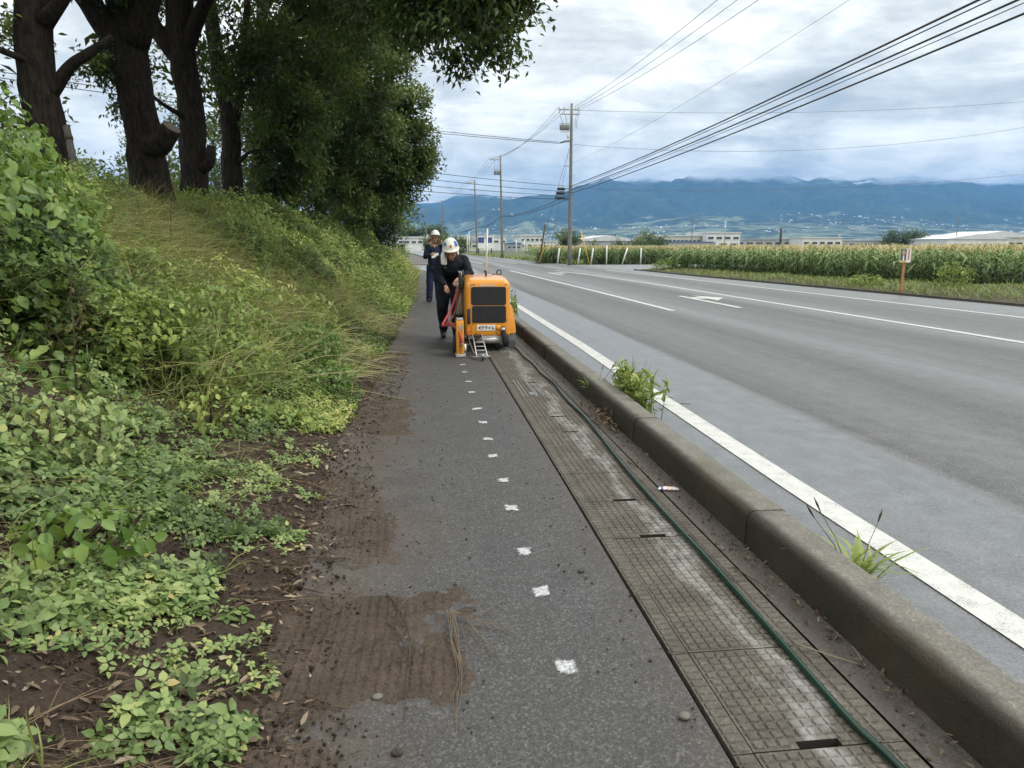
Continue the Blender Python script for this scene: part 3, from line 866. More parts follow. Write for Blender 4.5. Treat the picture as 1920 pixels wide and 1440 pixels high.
# near creepers: low, pale, leaflets lying open to the sky, gaps of bare soil between the patches
x, y, d = on_bank(70000, 1.0, 6.5, .05, 3.6, rng, 1.3)
mask = VN.fbm(x * 2.6 + 5, y * 2.6, 3) + .10 * smooth01((d - .3) / 1.6) - .16 * smooth01((.6 - d) / .5) * smooth01((y - 1.7) / 1.0) + .055 * smooth01((2.7 - y) / 1.0)
keep = mask > .50 + .26 * rng.random(len(x)) ** .8 + .02 * smooth01((3.6 - y) / 1.2)
x, y, d = x[keep], y[keep], d[keep]
patch = VN2.fbm(x * .9, y * .9, 3)
hgt = .012 + rng.random(len(x)) ** 1.6 * (.06 + .32 * smooth01((d - .5) / 1.6)) * (.35 + 1.1 * VN2.fbm(x * 3.1, y * 3.1, 2))
sz = (.010 + .056 * VN.fbm(x * 2.2, y * 2.2, 2) ** 1.5) * rng.uniform(.55, 1.35, len(x)) * (1 + .45 * smooth01((2.9 - y) / 1.5))
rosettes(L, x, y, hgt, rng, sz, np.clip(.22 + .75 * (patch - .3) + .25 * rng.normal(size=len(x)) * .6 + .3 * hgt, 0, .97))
# seedlings on the bare strip
x, y, d = on_bank(4200, 1.2, 7, .03, 1.1, rng, 1.5)
keep = VN2.fbm(x * 3, y * 3, 2) > .52
x, y = x[keep], y[keep]
rosettes(L, x, y, .01 + .03 * rng.random(len(x)), rng, rng.uniform(.014, .034, len(x)), rng.uniform(.35, .8, len(x)))
tag(L.build('creeper_cover', G_CREEP), 'low pale green creepers covering the foot of the bank', 'creeper', kind='stuff')

L = Leaves()
# middle distance: deeper weeds
x, y, d = on_bank(70000, 4.8, 15, .05, 6.0, rng, 1.1)
mask = VN.fbm(x * .8, y * .8, 3) + .14 * smooth01(d / 1.0) - .12 * smooth01((.35 - d) / .3)
gp = np.exp(-(((x + 2.7) / 1.0) ** 2 + ((y - 9.2) / 2.4) ** 2)) + .7 * np.exp(-(((x + 1.5) / .5) ** 2 + ((y - 6.6) / .9) ** 2))
keep = (mask > .43 + .09 * rng.random(len(x))) & (rng.random(len(x)) > gp * .62)
x, y, d = x[keep], y[keep], d[keep]
hm = .06 + (.90 - .50 * smooth01((d - 2.6) / 1.4)) * smooth01((d - .15) / 1.2) * np.clip(VN2.fbm(x * 1.6, y * 1.6, 3) * 2.0 - .55, .04, 1)
hgt = hm * rng.random(len(x)) ** .7
sz = rng.uniform(.030, .070, len(x)) * (.25 + 1.7 * VN.fbm(x * 1.1 + 9, y * 1.1, 2))
pt = VN2.fbm(x * 1.2 + 3, y * 1.2, 3)
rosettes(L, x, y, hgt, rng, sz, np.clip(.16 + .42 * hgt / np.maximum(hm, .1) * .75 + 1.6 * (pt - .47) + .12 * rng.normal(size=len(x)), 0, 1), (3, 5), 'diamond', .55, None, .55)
# far: bright weedy slope
x, y, d = on_bank(56000, 14, 44, .0, 6.0, rng, .9)
hm = .10 + .95 * smooth01(d / 1.0) * np.clip(VN2.fbm(x * 1.1, y * 1.1, 3) * 2.0 - .55, .05, 1)
hgt = hm * rng.random(len(x)) ** .6
sz = rng.uniform(.05, .10, len(x)) * (1 + y / 60)
pt = VN2.fbm(x * .5, y * .5, 3)
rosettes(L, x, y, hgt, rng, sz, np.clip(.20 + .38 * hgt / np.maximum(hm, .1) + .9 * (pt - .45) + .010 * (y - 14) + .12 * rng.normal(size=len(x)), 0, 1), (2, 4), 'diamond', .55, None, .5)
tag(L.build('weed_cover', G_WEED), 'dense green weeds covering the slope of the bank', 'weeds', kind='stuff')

L = Leaves()
def grass(n, y0, y1, dmin, dmax, length, width, tint, thresh, sc, bend=(.2, 1.1), ypow=1.0, up=.7, off=0.0):
    x, y, d = on_bank(n, y0, y1, dmin, dmax, rng, ypow)
    keep = VN.fbm(x * sc + off, y * sc + off, 3) > thresh
    x, y = x[keep], y[keep]
    m = len(x)
    ln = rng.uniform(length[0], length[1], m)
    D = unit(np.stack([rng.normal(size=m) * .5 + .15, rng.normal(size=m) * .5, np.full(m, up)], 1))
    a = rng.random(m) * 6.283
    B = np.stack([np.cos(a) + .3, np.sin(a) - .1, -.55 * np.ones(m)], 1)
    L.blade(np.stack([x, y, bank_z(x, y) - .02], 1), D, unit(B), ln, np.full(m, 1.0) * rng.uniform(width[0], width[1], m),
            np.clip(rng.normal(tint, .13, m), 0, 1), rng.uniform(bend[0], bend[1], m))
grass(4200, 1.1, 6, .3, 3.4, (.10, .42), (.003, .007), .50, .50, 1.6)
grass(24000, 5, 15, .8, 5.2, (.45, 1.15), (.004, .008), .68, .45, .7, (.2, .9), 1.0, .9, 3)
grass(24000, 5, 15, .25, 4.5, (.2, .8), (.003, .007), .88, .48, 1.0, (.4, 1.3), 1.0, .5, 17)
grass(16000, 13, 44, .0, 5.5, (.25, .8), (.008, .018), .58, .42, .5, (.2, 1.0), .9, .9, 8)
grass(12000, 18, 44, .1, 4.0, (.4, .9), (.008, .016), .76, .45, .4, (.2, .8), .9, .9, 21)
grass(30000, 6.2, 12.5, 1.3, 3.9, (.45, 1.05), (.003, .006), .80, .42, 1.1, (.5, 1.2), 1.0, .9, 41)
tag(L.build('bank_grass', G_GRASS), 'thin green and straw coloured grass growing through the bank weeds', 'grass', kind='stuff')

L = Leaves()                                       # matted dead grass between the plants
grass(26000, 1.1, 7.0, .25, 3.6, (.08, .36), (.0012, .0028), .5, .46, 1.7, (.5, 1.5), 1.1, .22, 31)
grass(9000, 1.1, 3.2, .75, 1.8, (.10, .30), (.0012, .0026), .45, .47, 2.0, (.5, 1.5), 1.0, .18, 57)
tag(L.build('dead_grass', G_STRAW), 'matted brown dead grass between the plants on the bank', 'dead grass', kind='stuff')
# litter on the bare soil
L = Leaves()
x, y, d = on_bank(9500, 1.0, 9, -.10, 2.4, rng, 1.6, 1.0)
n = len(x)
N = unit(bank_normal(x, y) + rng.normal(size=(n, 3)) * .28)
D = unit(np.cross(N, rdir(n, rng)))
s_ = rng.uniform(.015, .062, n) * rng.uniform(.6, 1.15, n)
L.oval(np.stack([x, y, np.maximum(bank_z(x, y), .004) + .006 + .01 * rng.random(n)], 1), D, N, s_, s_ * rng.uniform(.25, .45, n), np.clip(rng.normal(.55, .22, n), 0, 1), .25, rng.uniform(-.2, .3))
# leaves blown against the kerb and into the gutter
for (cx, cy, sx, sy, m) in ((1.43, 5.72, .05, .26, 190), (1.45, 4.0, .03, 1.6, 120), (1.46, 2.4, .03, 1.1, 130), (1.45, 9.6, .04, 1.2, 80), (1.45, 7.4, .03, .8, 60)):
    xx = np.clip(rng.normal(cx, sx, m), 1.33, 1.485); yy = rng.normal(cy, sy, m)
    N = unit(np.array([[-.2, 0, 1.0]]) + rng.normal(size=(m, 3)) * .55)
    D = unit(np.cross(N, rdir(m, rng)))
    s_ = rng.uniform(.015, .07 if m == 190 else .035, m)
    pile = .075 if m == 190 else .008
    L.oval(np.stack([xx, yy, .012 + pile * rng.random(m)], 1), D, N, s_, s_ * rng.uniform(.2, .42, m), np.clip(rng.normal(.45, .25, m), 0, 1), .3, .2)
tag(L.build('leaf_litter', G_LITTER), 'dry brown leaves scattered over the soil and along the kerb', 'leaf litter', kind='stuff')

# short twigs and crumbs of soil in the litter
mb = MB()
for k in range(900):
    yy = 1.1 + 7 * random.random() ** 1.8; dd = random.uniform(-.25, 1.3); xx = float(base_x(yy)) - dd
    a = random.random() * 6.28; l = random.uniform(.03, .16)
    p0 = Vector((xx, yy, max(.004, float(bank_z(np.array(xx), np.array(yy)))) + .008)); p1 = Vector((xx + l * math.cos(a), yy + l * math.sin(a), 0))
    p1.z = max(.004, float(bank_z(np.array(p1.x), np.array(p1.y)))) + .012
    mid = (p0 + p1) / 2 + Vector((random.uniform(-.01, .01), random.uniform(-.01, .01), .006))
    mb.tube([p0, mid, p1], random.uniform(.0012, .003), 4, False)
tag(mb.build('twig_litter', M_TWIG), 'short broken twigs lying among the dead leaves on the bank', 'twigs', kind='stuff')

# ---------------------------------------------------------------- thickets and single plants on the bank
def thicket(name, label, cat, blobs, n, lsize, mat, tint, seed, wr=.75, shape='oval', stems=14, group=None):
    r = np.random.default_rng(seed)
    cx, cy = blobs[0][0], blobs[0][1]
    bz = float(bank_z(np.array(cx), np.array(cy)))
    t = thing(name, label, cat, (cx, cy, bz), 0, group)
    o_ = np.array([cx, cy, bz])
    L = Leaves()
    vol = np.array([b[3] * b[4] + b[4] * b[5] + b[3] * b[5] for b in blobs]); vol = vol / vol.sum()
    for b, w in zip(blobs, vol):
        m = int(n * w)
        u_ = rdir(m, r)
        rad = 1.0 - .42 * r.random(m) ** 1.8
        bump_ = .78 + .5 * VN.fbm(u_[:, 0] * 2.2 + b[0] * 3, u_[:, 1] * 2.2 + u_[:, 2] * 2.2 + b[1], 3)
        P = np.array(b[:3]) + u_ * np.array(b[3:6]) * (rad * bump_)[:, None]
        ok = P[:, 2] > bank_z(P[:, 0], P[:, 1]) + .02
        P, u_, rad = P[ok], u_[ok], rad[ok]
        m = len(P)
        N = unit(u_ * .55 + np.array([.15, -.15, .75]) + r.normal(size=(m, 3)) * .38)
        D = unit(np.cross(N, rdir(m, r)) + np.array([0, 0, -.45]))
        ln = r.uniform(.65, 1.25, m) * lsize
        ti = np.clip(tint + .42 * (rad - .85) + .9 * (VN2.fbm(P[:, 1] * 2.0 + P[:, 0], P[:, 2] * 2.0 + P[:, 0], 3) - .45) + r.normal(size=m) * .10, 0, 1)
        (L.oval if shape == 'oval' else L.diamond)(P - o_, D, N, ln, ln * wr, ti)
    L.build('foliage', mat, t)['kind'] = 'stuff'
    mb = MB()
    for k in range(stems):
        b = blobs[k % len(blobs)]
        sx, sy = b[0] + r.normal() * b[3] * .35, b[1] + r.normal() * b[4] * .35
        sz_ = float(bank_z(np.array(sx), np.array(sy)))
        top = np.array(b[:3]) + rdir(1, r)[0] * np.array(b[3:6]) * .75
        p0, p2 = Vector((sx, sy, sz_ - .05)), Vector(top)
        mid = (p0 + p2) / 2 + Vector((r.normal() * .1, r.normal() * .1, .1))
        of = Vector(o_)
        mb.tube([p0 - of, mid - of, p2 - of], [.012, .008, .003], 5, False)
    mb.build('stem', M_TWIG, t)['kind'] = 'stuff'
    return t
thicket('vine_thicket', 'tall thicket of broad leaved vines at the left edge of the bank', 'thicket',
        [(-3.15, 5.6, 1.15, .85, 1.1, 1.0), (-3.75, 6.6, 1.75, .75, 1.0, .95), (-3.05, 5.9, .85, .75, 1.0, .66), (-3.7, 5.0, 1.0, .8, .9, 1.0), (-3.65, 7.3, 1.55, .65, .9, .65), (-2.45, 5.0, .45, .6, .7, .38)],
        22000, .078, G_VINE, .46, 201, .72)
thicket('leafy_shrub', 'leafy shrub in front of the thickest trunk on the bank crest', 'shrub', [(-4.3, 11.4, 1.75, .8, 1.0, .42), (-3.6, 10.8, 1.35, .7, .9, .4)], 3200, .075, G_WEED, .42, 202, .5, 'diamond')
thicket('leafy_shrub', 'bright green shrub below the second large trunk', 'shrub', [(-4.2, 15.0, 2.0, 1.0, 1.2, .45), (-3.4, 14.6, 1.6, .8, 1.0, .42)], 3600, .08, G_WEED, .48, 203, .5, 'diamond')
thicket('leafy_shrub', 'dark green bush beside the third trunk on the bank crest', 'shrub', [(-3.9, 18.6, 2.0, 1.0, 1.6, .5), (-3.1, 18.0, 1.6, .8, 1.2, .42)], 3600, .09, G_WEED, .30, 204, .5, 'diamond')
thicket('leafy_shrub', 'rounded bush halfway along the crest under the low branches', 'shrub', [(-3.5, 24.0, 1.9, 1.0, 2.0, .6), (-2.7, 23.0, 1.4, .8, 1.2, .45)], 3600, .11, G_WEED, .35, 205, .5, 'diamond')
thicket('leafy_shrub', 'last bush on the bank before the side road', 'shrub', [(-3.0, 31.0, 1.6, 1.1, 2.5, .7), (-2.0, 29.0, 1.1, .8, 1.8, .45)], 3600, .13, G_WEED, .42, 206, .5, 'diamond')
thicket('weed_clump', 'dark leafy weed clump low on the slope below the vine thicket', 'weed', [(-1.9, 6.4, .75, .55, .6, .35), (-1.6, 5.9, .5, .4, .5, .25)], 2400, .055, G_WEED, .35, 207, .55, 'oval', 8)
thicket('weed_clump', 'yellow green broad leaved weed in the middle of the slope', 'weed', [(-1.75, 8.6, .80, .40, .45, .26)], 150, .085, G_WEED, .70, 208, .4, 'oval', 6)
thicket('weed_clump', 'small dark bush growing on the slope near the path', 'weed', [(-1.25, 7.6, .42, .40, .5, .24)], 1300, .06, G_VINE, .35, 209, .6, 'oval', 6)
thicket('weed_clump', 'bright lime weed beside the bare soil at the bank foot', 'weed', [(-1.35, 4.9, .38, .24, .27, .13)], 190, .05, G_WEED, .58, 210, .55, 'oval', 5)
thicket('weed_clump', 'cluster of large dark bean leaves in the left foreground', 'weed', [(-1.30, 2.85, .33, .24, .20, .10)], 130, .068, G_VINE, .60, 211, .68, 'oval', 6)

for (lab, bl, n_, ls, mt_, ti_, sd, wr_, sh_) in (
    ('bright green leafy sapling on the slope before the dry grass', [(-1.95, 5.35, .85, .28, .3, .26)], 330, .07, G_VINE, .85, 221, .6, 'oval'),
    ('pale yellow green vine tips hanging over the vine thicket side', [(-2.35, 5.3, .95, .25, .3, .22)], 160, .075, G_WEED, .86, 222, .6, 'oval'),
    ('dark green shrub halfway up the slope in line with the forked trunk', [(-2.9, 11.6, 1.35, .6, .8, .42)], 1900, .07, G_VINE, .30, 223, .5, 'oval'),
    ('light green bushy weed on the upper slope above the machine', [(-2.5, 13.5, 1.3, .55, .9, .40)], 1500, .075, G_WEED, .66, 224, .5, 'diamond'),
    ('dark weed hump on the middle slope left of the workers', [(-2.0, 16.0, .95, .5, .9, .36)], 1300, .08, G_VINE, .32, 225, .5, 'diamond'),
    ('spindly yellow leaved sprig on the slope in front of the machine', [(-1.35, 9.6, .62, .25, .3, .20)], 110, .085, G_WEED, .92, 226, .36, 'oval'),
    ('low dark leafed patch near the soil edge before the far mud', [(-.95, 6.9, .22, .30, .45, .14)], 620, .05, G_VINE, .38, 227, .6, 'oval'),
    ('round fresh green weed above the foreground bean leaves', [(-1.75, 3.7, .55, .28, .3, .18)], 520, .05, G_CREEP, .62, 228, .6, 'oval')):
    thicket('weed_clump', lab, 'weed', bl, n_, ls, mt_, ti_, sd, wr_, sh_, 7)

# bare dry stems standing out of the weeds
def dry_stem(label, x, y, h, lean, seed):
    r = random.Random(seed)
    z0 = float(bank_z(np.array(x), np.array(y)))
    t = thing('dry_stem', label, 'dry plant', (x, y, z0 - .03))
    mb = MB()
    main = [Vector((lean * (k / 6) ** 1.5 + r.uniform(-.01, .01), r.uniform(-.01, .01), h * k / 6)) for k in range(7)]
    mb.tube(main, [.008 - .001 * k for k in range(7)], 6)
    mb.build('stalk', M_TWIG, t)
    for k in range(7):
        p = main[2 + k % 4]
        a = r.random() * 6.28; l = r.uniform(.12, .35)
        q = p + Vector((math.cos(a) * l * .6, math.sin(a) * l * .6, l * .7))
        MB().tube([p, (p + q) / 2 + Vector((0, 0, -.02)), q], [.003, .002, .001], 5).build('side_shoot', M_TWIG, t)
    return t
dry_stem('bare branching dry stem in front of the vine thicket', -2.05, 4.55, .95, .06, 1)
dry_stem('thin leafless stalk at the left edge of the picture', -1.62, 2.75, .55, -.25, 2)
dry_stem('tall dry weed stalk in the olive grass below the big trunks', -3.0, 9.4, 1.3, .15, 3)

# ---------------------------------------------------------------- trees on the bank
def tube_np(mb, pts, rad, seg, amp, seed):
    """Tube with an uneven surface (bark swellings)."""
    r = random.Random(seed)
    k0 = len(mb.v)
    mb.tube(pts, rad, seg, True)
    pts = [Vector(p) for p in pts]
    for i in range(k0, len(mb.v)):
        ring = (i - k0) // seg
        c = pts[ring]; v = Vector(mb.v[i])
        q = (i - k0) % seg
        f = 1 + amp * (float(VN.fbm(np.array(q * 1.3 + seed), np.array(ring * .6), 2)) - .5) * 2
        mb.v[i] = tuple(c + (v - c) * f)

def curve_pts(ctrl, n=12):
    """Catmull-Rom through control points."""
    P = [Vector(c) for c in ctrl]
    P = [P[0] * 2 - P[1]] + P + [P[-1] * 2 - P[-2]]
    out = []
    m = len(P) - 3
    for s in range(m):
        for k in range(n if s < m - 1 else n + 1):
            t = k / n
            a, b, c, d = P[s:s + 4]
            out.append(.5 * ((2 * b) + (c - a) * t + (2 * a - 5 * b + 4 * c - d) * t * t + (3 * b - a - 3 * c + d) * t ** 3))
    return out

def crown_leaves(L, blobs, seed, lsize, o_, dens=1.0, tint=.42, keep=None):
    r = np.random.default_rng(seed)
    for (cx, cy, cz, rx, ry_, rz, ncl) in blobs:
        ncl = int(ncl * dens)
        u_ = rdir(ncl, r)
        rad = .45 + .55 * r.random(ncl) ** .45
        lump = .55 + .95 * VN2.fbm(u_[:, 0] * 2.4 + cx, u_[:, 1] * 2.4 + u_[:, 2] * 2.8 + cy, 3)
        C = np.array([cx, cy, cz]) + u_ * np.array([rx, ry_, rz]) * (rad * lump)[:, None]
        ng = max(6, ncl // 9)                        # twigs gather into separate boughs
        gid = r.integers(0, ng, ncl)
        off_ = unit(r.normal(size=(ncl, 3)) + np.array([0, 0, .35])) * (lsize * 4.2 * r.random(ncl) ** .45)[:, None] * np.array([1, 1, .62])
        C = C[gid] + off_; u_ = unit(u_[gid] + off_ / (lsize * 4.2) * .8); rad = rad[gid]
        k = 26
        cd = unit(u_ + np.array([.1, -.05, .05]) + r.normal(size=(ncl, 3)) * .35)         # way the twig hangs
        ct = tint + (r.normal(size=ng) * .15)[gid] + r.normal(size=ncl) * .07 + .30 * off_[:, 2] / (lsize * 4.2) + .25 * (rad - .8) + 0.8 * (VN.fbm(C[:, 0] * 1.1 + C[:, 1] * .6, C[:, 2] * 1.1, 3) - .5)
        along = r.random((ncl, k)); C2 = np.repeat(C, k, 0); cd2 = np.repeat(cd, k, 0)
        sp = lsize * 1.5
        P = C2 + cd2 * (along.ravel() * sp * 2.2)[:, None] + r.normal(size=(ncl * k, 3)) * sp * .62
        m = len(P)
        D = unit(cd2 * .6 + r.normal(size=(m, 3)) * .75 + np.array([0, 0, -.08]))
        N = unit(r.normal(size=(m, 3)) * .55 + np.array([.1, -.1, .8]))
        ln = r.uniform(.8, 1.5, m) * lsize
        ti = np.clip(np.repeat(ct, k) + r.normal(size=m) * .10, 0, 1)
        ok = np.ones(m, bool) if keep is None else keep(P)
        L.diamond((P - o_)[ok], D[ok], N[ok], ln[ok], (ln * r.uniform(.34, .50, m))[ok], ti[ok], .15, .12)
        # added oversized inner leaves that block light; shade put into their dark tint
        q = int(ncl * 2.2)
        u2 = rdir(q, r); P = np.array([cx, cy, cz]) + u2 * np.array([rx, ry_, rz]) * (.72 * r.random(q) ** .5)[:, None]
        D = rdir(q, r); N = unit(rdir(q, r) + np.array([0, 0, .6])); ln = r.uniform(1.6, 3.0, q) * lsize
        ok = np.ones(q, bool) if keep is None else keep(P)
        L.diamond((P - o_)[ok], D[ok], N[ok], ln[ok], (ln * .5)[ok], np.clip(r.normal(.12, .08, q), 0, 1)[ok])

def tree(name, label, trunk, radii, limbs, blobs, seed, lsize=.10, dens=1.0, tint=.42, mat=None, seg=14, stubs=(), keep=None, bark=None, group='trees in a row along the bank'):
    o_ = np.array(trunk[0], float)
    t = thing(name, label, 'tree', tuple(o_), 0, group)
    of = Vector(o_)
    mb = MB()
    pts = curve_pts([Vector(p) - of for p in trunk], 6)
    ts = np.linspace(0, len(radii) - 1, len(pts))
    tube_np(mb, pts, [float(np.interp(q, range(len(radii)), radii)) for q in ts], seg, .16, seed)
    mb.build('trunk', bark or M_BARK, t)
    for k, (lp, r0, r1) in enumerate(limbs):
        ml = MB()
        pl = curve_pts([Vector(p) - of for p in lp], 5)
        tube_np(ml, pl, [r0 + (r1 - r0) * q / (len(pl) - 1) for q in range(len(pl))], 9, .14, seed + k + 1)
        ml.build('limb', bark or M_BARK, t)
    for k, (lp, r0, r1) in enumerate(stubs):
        ml = MB()
        pl = curve_pts([Vector(p) - of for p in lp], 4)
        tube_np(ml, pl, [r0 + (r1 - r0) * q / (len(pl) - 1) for q in range(len(pl))], 12, .12, seed + k + 31)
        st = ml.build('branch_stub', bark or M_BARK, t)
        e, e0 = pl[-1], pl[-2]
        dr = (e - e0).normalized()
        MB().tube([e + dr * .002, e + dr * .006], [r1 * .93, r1 * .90], 12).build('cut_face', M_CUT, st)
    if blobs:
        L = Leaves()
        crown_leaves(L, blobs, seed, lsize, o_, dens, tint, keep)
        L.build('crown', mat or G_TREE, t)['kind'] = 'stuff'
    return t

def bz(x, y): return float(bank_z(np.array(float(x)), np.array(float(y)))) - .15
GAP = lambda P: ~((P[:, 0] / np.maximum(P[:, 1], .5) < -.405) & (P[:, 0] / np.maximum(P[:, 1], .5) > -.50) & (P[:, 2] < 6.0) & (P[:, 1] < 18))
tree('evergreen_tree', 'leftmost dark trunk rising behind the vine thicket', [(-5.05, 11.3, bz(-5.05, 11.3)), (-5.1, 11.3, 3.0), (-5.15, 11.3, 3.9), (-5.05, 11.3, 5.4), (-5.2, 11.2, 8.5)], [.33, .25, .23, .23, .17],
     [([(-5.05, 11.3, 3.35), (-4.7, 11.2, 3.75), (-4.35, 11.1, 3.95), (-4.05, 11.1, 4.15)], .095, .05), ([(-5.0, 11.3, 4.2), (-4.6, 11.2, 4.65), (-4.3, 11.2, 5.1)], .06, .03), ([(-5.2, 11.2, 5.0), (-5.7, 10.4, 5.0), (-6.3, 9.6, 4.6)], .22, .12),
      ([(-5.1, 11.2, 3.8), (-5.6, 10.6, 4.0), (-5.0, 10.2, 3.9)], .05, .02)],
     [(-6.6, 10.5, 5.2, 1.3, 1.8, 1.0, 130), (-6.3, 11, 3.8, .9, 1.6, 1.2, 110), (-5.8, 12.5, 8.2, 2.0, 2.2, 1.2, 160)], 301, .10, 1.0, .40,
     stubs=[([(-4.95, 11.2, 4.35), (-4.72, 11.1, 4.5), (-4.52, 11.0, 4.68)], .10, .085)])
tree('evergreen_tree', 'thickest trunk with a sawn stub and branches overhanging the path', [(-4.45, 13.4, bz(-4.45, 13.4)), (-4.5, 13.4, 2.6), (-4.56, 13.4, 3.4), (-4.66, 13.4, 4.5), (-4.6, 13.4, 5.8), (-4.3, 13.2, 8.5)], [.40, .31, .28, .29, .27, .2],
     [([(-4.6, 13.4, 4.3), (-5.0, 13.2, 5.0), (-5.5, 13.1, 5.8)], .24, .14), ([(-4.5, 13.3, 4.6), (-4.0, 13.0, 5.6), (-3.2, 12.2, 6.4), (-1.6, 10.8, 6.2), (0.2, 9.6, 5.2)], .22, .05), ([(-3.2, 12.2, 6.4), (-2.2, 12.0, 6.3), (-.9, 11.4, 5.6)], .08, .03)],
     [(-3.8, 12.2, 7.6, 2.0, 2.4, 1.3, 260), (-2.0, 11.4, 6.9, 1.7, 1.9, 1.0, 300), (-.5, 10.2, 5.6, 1.3, 1.3, .85, 330), (.55, 9.5, 4.45, .75, .85, .72, 330), (-.1, 9.7, 4.9, .8, .9, .6, 180), (1.0, 9.3, 5.1, .75, .8, .7, 260), (-4.9, 13.0, 5.9, .6, 1.2, .6, 120), (-5.15, 13.8, 4.6, .35, .5, .8, 60), (-3.0, 12.6, 6.2, 1.2, 1.4, .7, 180)],
     302, .085, 1.15, .40, keep=None,
     stubs=[([(-4.4, 13.2, 3.0), (-4.15, 13.05, 3.05), (-3.95, 12.95, 3.28)], .19, .155)])
tree('evergreen_tree', 'second large trunk with peeling bark and a prop stake beside it', [(-4.65, 16.4, bz(-4.65, 16.4)), (-4.64, 16.4, 2.8), (-4.6, 16.4, 4.2), (-4.66, 16.3, 5.6), (-4.4, 16.2, 8.5)], [.33, .27, .25, .26, .18],
     [([(-4.6, 16.3, 4.9), (-5.2, 16.2, 5.8), (-5.5, 16, 6.8)], .2, .1), ([(-4.6, 16.3, 5.2), (-3.8, 15.8, 6.3), (-2.4, 15, 6.9)], .16, .06), ([(-4.6, 16.3, 3.9), (-5.0, 15.9, 4.15), (-5.5, 15.6, 4.6)], .06, .02)],
     [(-4.0, 15.5, 8.0, 2.2, 2.2, 1.4, 240), (-2.2, 14.6, 7.4, 1.8, 2.0, 1.3, 280), (-.9, 13.6, 6.6, 1.2, 1.5, 1.0, 240), (-5.6, 17, 6.8, 1.0, 1.8, .9, 160), (-3.6, 17.6, 5.4, 1.0, 1.2, .8, 150)], 303, .095, 1.0, .36,
     stubs=[([(-4.45, 16.3, 2.95), (-4.25, 16.2, 3.1), (-4.2, 16.2, 3.4)], .12, .09)])
tree('evergreen_tree', 'slimmer forked trunk just right of the peeling trunk', [(-4.72, 20, bz(-4.72, 20)), (-4.75, 20, 3.2), (-4.7, 20, 4.4), (-4.95, 20, 6.5), (-5.0, 20, 9)], [.28, .24, .22, .17, .1],
     [([(-4.7, 20, 4.3), (-4.35, 19.9, 5.3), (-4.0, 19.6, 7.2)], .16, .08), ([(-4.7, 20, 5.1), (-3.6, 19.2, 6.1), (-2.4, 18.4, 6.6)], .09, .03), ([(-4.7, 20, 3.3), (-4.2, 19.7, 3.7), (-3.6, 19.4, 3.75)], .06, .02)],
     [(-3.7, 19, 8.6, 2.2, 2.2, 1.6, 220), (-2.0, 18.0, 7.4, 1.7, 1.8, 1.5, 280), (-2.9, 19.4, 5.3, 1.2, 1.2, .9, 220), (-.9, 17.2, 6.9, 1.1, 1.6, 1.2, 220), (-5.8, 21, 5.8, 1.2, 1.6, 1.4, 80), (-3.0, 18.6, 4.3, .7, .8, .6, 110)], 304, .105, 1.0, .44)
tree('evergreen_tree', 'dark trunk half hidden by hanging foliage in the middle of the row', [(-4.75, 23, bz(-4.75, 23)), (-4.65, 23, 3.8), (-4.5, 23, 5.5), (-4.3, 23, 8.5)], [.27, .23, .2, .12],
     [([(-4.6, 23, 4.2), (-3.7, 22.4, 5.6), (-2.4, 21.6, 6.3)], .11, .04)],
     [(-3.4, 22.5, 7.6, 2.2, 2.0, 2.0, 280), (-2.0, 21.6, 6.6, 1.5, 1.8, 1.7, 300), (-3.6, 22, 4.3, 1.0, 1.2, 1.0, 200), (-5.8, 24, 5.2, 1.4, 1.6, 1.6, 60), (-3.9, 22.2, 3.2, .7, .8, .6, 110)], 305, .11, 1.0, .40)
tree('evergreen_tree', 'bushy tree with olive foliage down to the bank weeds', [(-4.4, 26.5, bz(-4.4, 26.5)), (-4.3, 26.5, 4.5), (-4.0, 26.5, 8.5)], [.25, .2, .1], [],
     [(-3.2, 25.6, 6.6, 2.1, 2.0, 2.4, 320), (-1.8, 24.8, 5.9, 1.4, 1.7, 1.8, 320), (-2.9, 25.4, 3.9, 1.3, 1.3, 1.2, 260), (-5.2, 27, 4.6, 1.4, 1.6, 1.8, 150)], 306, .12, 1.0, .46)
tree('evergreen_tree', 'rounded tree whose edge stands out against the sky over the path', [(-3.9, 30, bz(-3.9, 30)), (-3.8, 30, 4.5), (-3.4, 30, 8.5)], [.25, .2, .1], [],
     [(-2.6, 29, 6.0, 2.0, 2.0, 2.3, 330), (-1.35, 28.2, 5.2, 1.3, 1.5, 1.5, 340), (-2.2, 28.8, 3.6, 1.4, 1.3, 1.1, 280), (-.75, 28.5, 4.4, .7, 1.0, .8, 150), (-.25, 27.8, 5.5, .4, .5, .45, 50), (-.05, 28.0, 4.5, .35, .5, .4, 45), (-.45, 27.6, 6.3, .45, .5, .5, 50), (-.7, 28.2, 3.5, .4, .5, .35, 45)], 307, .125, 1.0, .44)
tree('evergreen_tree', 'last tree of the row before the side road', [(-4.0, 35, bz(-4.0, 35)), (-3.9, 35, 4), (-3.6, 35, 8)], [.24, .18, .1], [],
     [(-3.0, 34.2, 5.0, 2.1, 2.2, 2.6, 330), (-1.9, 33.5, 3.9, 1.4, 1.6, 1.6, 280), (-2.4, 33.8, 2.6, 1.3, 1.3, 1.0, 200)], 308, .135, 1.0, .40)

